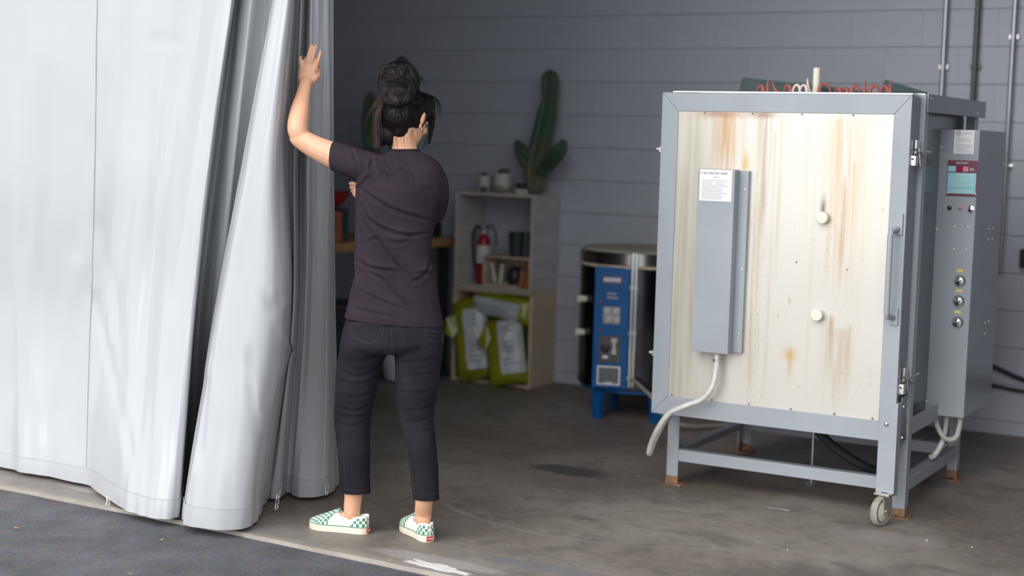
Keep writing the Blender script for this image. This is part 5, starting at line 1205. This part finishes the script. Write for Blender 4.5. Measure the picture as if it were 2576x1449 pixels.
# --- slip-on shoes with green checks
def shoe(heel, toe, lab):
    h, t_ = Vector(heel), Vector(toe); h.z = t_.z = 0; d = (t_-h); Ls = d.length+.036; d.normalize(); s = Vector((-d.y, d.x, 0)); o = h-d*.018
    F = Matrix(((d.x, s.x, 0, o.x), (d.y, s.y, 0, o.y), (0, 0, 1, 0), (0, 0, 0, 1)))
    hw = lambda x: np.interp(x/Ls, [0, .02, .07, .16, .35, .5, .68, .82, .92, .97, 1], [.004, .017, .027, .032, .031, .034, .041, .038, .026, .015, .003])
    xs_ = np.concatenate([np.linspace(0, .07, 10)*Ls, np.linspace(.08, .90, 34)*Ls, np.linspace(.91, 1, 9)*Ls])
    root = woman
    # sole: foxing band
    b = BM(); t = bmesh.new()
    outl = [(x, hw(x)) for x in xs_]+[(x, -hw(x)) for x in xs_[::-1]]
    lo = [t.verts.new(F @ Vector((x, y*.97, .001))) for x, y in outl]; mi = [t.verts.new(F @ Vector((x, y*1.03, .012))) for x, y in outl]; hi = [t.verts.new(F @ Vector((x, y*1.0, .030+.004*max(0, x/Ls-.8)*5))) for x, y in outl]
    N_ = len(outl)
    for A_, B_ in ((lo, mi), (mi, hi)):
        for i in range(N_): t.faces.new((A_[i], A_[(i+1) % N_], B_[(i+1) % N_], B_[i]))
    t.faces.new(lo[::-1]); t.faces.new(hi); bmesh.ops.remove_doubles(t, verts=t.verts, dist=.0004); merge(b, t)
    so_ = obj('shoe_sole', b, M['foxing'], root, ang=50); so_['label'] = lab
    b = BM(); add_tube(b, [F @ Vector((x, y*1.02, .0285+.004*max(0, x/Ls-.8)*5)) for x, y in outl], .0014, 5, cap=False); obj('green_piping', b, M['green_line'], so_)
    # upper
    zt = lambda x: np.interp(x/Ls, [0, .03, .12, .25, .38, .46, .50, .60, .75, .88, .96, 1], [.076, .080, .076, .066, .064, .078, .092, .080, .064, .052, .042, .031])
    t = bmesh.new(); uvl = t.loops.layers.uv.new('UVMap'); rings = []; NP = 21
    for x in xs_:
        w_ = hw(x)*.95; z0_ = .028; top_ = zt(x); op = x/Ls < .47; rr = []
        for k in range(NP):
            q = -1+2*k/(NP-1); a = abs(q)
            if op:                                  # open collar: walls up to the rim, then folded inside
                if a > .45: f_ = (1-a)/.55; y = w_*(1-.22*f_**2); z = z0_+(top_-z0_)*f_**.9
                else: f_ = a/.45; y = w_*(.78-.10*(1-f_))*(f_**.5 if f_ < 1 else 1); z = top_-.004-.016*(1-f_)
            else: y = w_*math.sin(a*PI/2)**.75; z = z0_+(top_-z0_)*math.cos(a*PI/2)**.75
            rr.append(t.verts.new(F @ Vector((x, math.copysign(y, q), z))))
        rings.append(rr)
    RC = [[v.co.copy() for v in rr] for rr in rings]
    arc = np.concatenate([[0], np.cumsum([math.hypot(xs_[i+1]-xs_[i], hw(xs_[i+1])-hw(xs_[i])) for i in range(len(xs_)-1)])])
    for i in range(len(xs_)-1):
        xm = (xs_[i]+xs_[i+1])/2/Ls; cr = 0
        for k in range(NP-1):
            q = -1+2*(k+.5)/(NP-1); a = abs(q); f = t.faces.new((rings[i][k], rings[i][k+1], rings[i+1][k+1], rings[i+1][k]))
            vamp = xm > (.47 if a < .35 else .47+.16*min(1, (a-.35)/.45))
            heelp = xm < .27-.20*max(0, (1-a)/.55-.10) and a > .60
            f.material_index = 1 if (vamp or heelp) else (2 if (a < .45 and xm < .47) else 0)
            for lp, (ii, kk) in zip(f.loops, ((i, k), (i, k+1), (i+1, k+1), (i+1, k))):
                sg = 1 if kk > NP/2 else -1; uq = arc[ii]*sg; z_ = rings[ii][kk].co.z
                if xs_[ii]/Ls > .5: lp[uvl].uv = (xs_[ii]/.0098+.5, (kk-(NP-1)/2)*hw(xs_[ii])*.155/.0098+.5)
                else: lp[uvl].uv = (uq/.0118+.5, (z_-.030)/.0118)
    t.faces.new(rings[0]); bmesh.ops.recalc_face_normals(t, faces=t.faces); me = bpy.data.meshes.new('shoe_upper'); t.to_mesh(me); t.free()
    u_ = obj('shoe_upper', me, [M['canvas'], M['checks'], M['sock']], root, ang=80)
    # piping round the throat, heel label
    b = BM()
    i0 = int(np.argmin(abs(xs_/Ls-.475)))
    def at_ring(xf, q):
        i = min(len(xs_)-2, int(np.searchsorted(xs_, xf*Ls))-1); f_ = (xf*Ls-xs_[i])/(xs_[i+1]-xs_[i]); kk = (q+1)/2*(NP-1); k0 = min(NP-2, int(kk)); g_ = kk-k0
        pa = RC[i][k0].lerp(RC[i][k0+1], g_); pb_ = RC[i+1][k0].lerp(RC[i+1][k0+1], g_); p = pa.lerp(pb_, f_); cen = F @ Vector((xf*Ls, 0, .03)); return p+(p-cen).normalized()*.0012
    P = [at_ring(.475 if abs(q) < .35 else .475+.16*min(1, (abs(q)-.35)/.45), q) for q in np.linspace(-.98, .98, 27)]
    add_tube(b, P, .0014, 5)
    obj('throat_piping', b, M['green_line'], u_)
    tg = BM(); add_box(tg, -.0016, .003, -.013, .013, .005, .024, bev=.001, mtx=F); hl = obj('heel_label', tg, M['heel_red'], so_)
    TM = F.to_3x3().to_4x4() @ Matrix(((0, 0, -1, 0), (-1, 0, 0, 0), (0, 1, 0, 0), (0, 0, 0, 1)))
    lettering('VANS', .0095, F @ Vector((-.0019, 0, .0145)), TM, M['white_ink'], so_, ext=.0003)
shoe(LH, LT_, 'cream sole of the shoe turned sideways'); shoe(RH_, RT_, 'cream sole of the shoe seen from the heel')

# --- hair: cap, knot, loose strands
b = BM()
add_ball(b, Hd(-.018, 0, .030), .084, .098, .091, HM, 28, 18)
add_ball(b, Hd(-.052, -.006, -.012), .070, .056, .062, HM, 24, 16)                      # back of the head down to the nape
add_ball(b, W(968, 316, .035), .030, .045, .078, None, 20, 14)                            # left side mass
add_ball(b, W(981, 338, .012), .030, .035, .045, None, 18, 12); add_ball(b, W(1006, 326, -.012), .034, .028, .034, None, 18, 12)
add_ball(b, W(1066, 268, .05), .040, .055, .044, None, 20, 14)                            # right side above the ear
limb(b, [W(1080, 280, .10), W(1086, 315, .105), W(1080, 360, .10)], [.022, .014, .004]); limb(b, [W(963, 300, .02), W(958, 335, .02), W(958, 372, .018)], [.024, .018, .003])
me = remeshed(b, .0050, 6, .5); co = coords(me); no = normals(me)
KN = W(1000, 235, -.055)                                                                   # everything is combed towards the knot
rel = co-KN; ang_ = np.arctan2(rel@UP, rel@RH); dist = np.linalg.norm(rel, axis=1)
g_ = np.array([noise.noise((a*9, dd*6, 0))*.0035+noise.noise((a*24, dd*5, 4))*.0018 for a, dd in zip(ang_, dist)])
setco(me, co+no*g_[:, None]); hr = obj('hair', me, M['hair'], woman, ang=180)
b = BM()
add_ball(b, W(1003, 232, -.045), .064, .058, .054, Matrix.Rotation(YAW, 4, 'Z'), 28, 18); add_ball(b, W(990, 186, -.02), .056, .05, .040, Matrix.Rotation(YAW, 4, 'Z'), 24, 16); add_ball(b, W(1030, 205, -.02), .042, .045, .055, Matrix.Rotation(YAW, 4, 'Z'), 24, 16)
P = [W(1003, 231, -.05)+RH*.050*math.cos(a)+UP*.040*math.sin(a)+FH*(-.026+.012*math.cos(2*a)) for a in np.linspace(-2.9, 2.6, 22)]; add_tube(b, P, [.016+.006*math.sin(i*.5) for i in range(22)], 12, roundcap=True)
P = [W(992, 186, -.03)+RH*.040*math.cos(a)+UP*.024*math.sin(a)+FH*(-.022) for a in np.linspace(.2, 5.6, 18)]; add_tube(b, P, .015, 12, roundcap=True)
me = remeshed(b, .0050, 3, .5); co = coords(me); no = normals(me); c0 = W(1000, 230, -.05); rel = co-c0; rad_ = np.hypot(rel@RH, rel@UP); an_ = np.arctan2(rel@UP, rel@RH)
su = rel@RH; sv = rel@UP; g_ = np.array([noise.noise(((x*.9+y*.35+2.2*y*y)*95, (y-.4*x)*14, 2))*.0034+noise.noise(((x*.9+y*.35+2.2*y*y)*240, (y-.4*x)*18, 9))*.0016 for x, y in zip(su, sv)])
setco(me, co+no*g_[:, None]); bun_me = me; bun = obj('hair_bun', me, M['hair'], hr, ang=180)
def surf(me): return BVHTree.FromPolygons([v.co.copy() for v in me.vertices], [tuple(p.vertices) for p in me.polygons])
HB, BB = surf(hr.data), surf(bun_me)
def lay(tree, pts, lift):
    out = []
    for p in pts:
        q = tree.find_nearest(Vector(p)); out.append(q[0]+q[1]*lift)
    return out
# combed strands lying on the cap, gathered up into the knot
b = BM(); random.seed(3)
for _ in range(520):
    a = random.uniform(-PI*.98, PI*.05) if random.random() < .8 else random.uniform(-PI, PI)
    st_ = KN+RH*math.cos(a)*random.uniform(.09, .125)+UP*math.sin(a)*random.uniform(.10, .165)+FH*random.uniform(-.01, .11)
    en = W(1003, 250, -.05)+RH*math.cos(a)*.03+UP*math.sin(a)*.02
    mid = (st_+en)/2-FH*.05+np.array([random.gauss(0, .006) for _ in range(3)])
    P = lay(HB, spline([st_, mid, en], 6), random.uniform(.0002, .0022)); r = random.uniform(.0005, .0011)
    add_tube(b, P, [r*(.3+.7*math.sin(PI*(.12+.8*i/(len(P)-1)))) for i in range(len(P))], 4)
o = obj('combed_strands', b, M['hair_strand'], hr); o['kind'] = 'stuff'
b = BM()
for _ in range(300):
    k = random.random()
    if k < .6: c = W(1003, 230, -.05); f_ = random.uniform(.82, 1); rx, rz = .062*f_, .054*f_; a0 = random.uniform(0, 2*PI)
    elif k < .85: c = W(990, 186, -.03); f_ = random.uniform(.75, 1); rx, rz = .054*f_, .036*f_; a0 = random.uniform(0, 2*PI)
    else: c = W(1030, 207, -.03); rx, rz = random.uniform(.008, .030), random.uniform(.02, .055); a0 = random.uniform(0, 2*PI)
    sh_ = random.gauss(0, .012); L_ = random.uniform(.9, 2.2)
    P = lay(BB, [c+RH*(rx*math.cos(a)+sh_*math.sin(2*a))+UP*(rz*math.sin(a)+sh_*.6)-FH*.06 for a in np.linspace(a0, a0+L_, 11)], random.uniform(.0003, .0025)); r = random.uniform(.0005, .0012)
    add_tube(b, P, [r*(.3+.7*math.sin(PI*(.1+.8*i/10))) for i in range(11)], 4)
for _ in range(260):
    k = random.random(); c, hw_, hz = (W(1003, 230, -.05), .056, .056) if k < .65 else ((W(990, 186, -.03), .048, .036) if k < .85 else (W(1030, 207, -.03), .03, .055))
    x0 = random.uniform(-1, 1)*hw_; tl = random.gauss(.35, .10); t0 = random.uniform(-1.25, -.3); t1 = t0+random.uniform(.7, 1.5)
    P = lay(BB, [c+RH*(x0*math.cos(t*.8)*math.cos(tl)-hz*math.sin(t)*math.sin(tl))+UP*(hz*math.sin(t)*math.cos(tl)+x0*math.sin(tl)*.6)-FH*.05 for t in np.linspace(t0, t1, 9)], random.uniform(.0002, .0014)); r = random.uniform(.0005, .0010)
    add_tube(b, P, [r*(.3+.7*math.sin(PI*(.1+.8*i/8))) for i in range(9)], 4)
o = obj('wound_strands', b, M['hair_strand'], bun); o['kind'] = 'stuff'
def strands(nm, sets, m):
    b = BM()
    for pts, n_, jit, r in sets:
        for _ in range(n_):
            off = np.array([random.gauss(0, 1), random.gauss(0, 1), random.gauss(0, .4)])*jit
            q = [np.array(p)+off*(.4+.9*i/(len(pts)-1))+np.array([random.gauss(0, 1), random.gauss(0, 1), random.gauss(0, 1)])*jit*.35 for i, p in enumerate(pts)]
            P = spline(q, 5); add_tube(b, P, [r*(1-.75*i/(len(P)-1)) for i in range(len(P))], 4)
    o = obj(nm, b, m, hr); o['kind'] = 'stuff'
strands('loose_strands', [([W(962, 250, -.03), W(950, 290, -.04), W(946, 330, -.035), W(947, 372, -.03)], 70, .0062, .0007), ([W(965, 255, -.03), W(935, 275, -.03), W(922, 300, -.02), W(914, 325, -.02)], 9, .003, .0005), ([W(960, 245, -.02), W(945, 262, -.02), W(938, 290, -.02)], 24, .006, .0006)], M['hair_brown'])
strands('flyaway_strands', [([W(1060, 240, .03), W(1090, 245, .05), W(1103, 262, .06), W(1104, 295, .06)], 16, .006, .0009), ([W(1050, 230, .0), W(1078, 240, .03), W(1095, 260, .05)], 14, .006, .0009), ([W(965, 175, -.02), W(990, 156, -.02), W(1030, 160, -.01), W(1050, 185, 0)], 14, .005, .0008),
    ([W(1030, 180, -.02), W(1055, 192, -.01), W(1070, 215, 0)], 10, .006, .0007), 
    ([W(1085, 290, .09), W(1082, 330, .10), W(1068, 372, .09)], 14, .005, .0009), ([W(955, 190, -.03), W(950, 215, -.03), W(955, 240, -.03)], 8, .005, .0008)], M['hair'])
SB = surf(body_me); b = BM()
for _ in range(34):                                                                      # short hair straggling down the nape
    x = random.uniform(972, 1066); y = 340-.14*(x-985)+random.uniform(-12, 4); l_ = random.uniform(6, 40)*(1.25 if x < 1010 else .8); dx = random.gauss(0, 1.5)+(1015-x)*.15
    P = []
    for t_ in np.linspace(0, 1, 6):
        o_ = Vector(W(x+dx*t_, y+l_*t_, -.3)); h_ = SB.ray_cast(o_, Vector(FH))
        if h_[0] is not None: P.append(h_[0]+h_[1]*.0014)
    if len(P) > 3: add_tube(b, P, [.00042*(1-.8*i/(len(P)-1)) for i in range(len(P))], 4)
o = obj('nape_strands', b, M['hair_strand'], hr); o['kind'] = 'stuff'
er = BM(); q = Hd(-.006, .080, -.042); add_tube(er, [q+UP*.002, q-UP*.010], .0010, 6); add_ball(er, q-UP*.011, .0018); obj('earring', er, M['zinc'], woman)
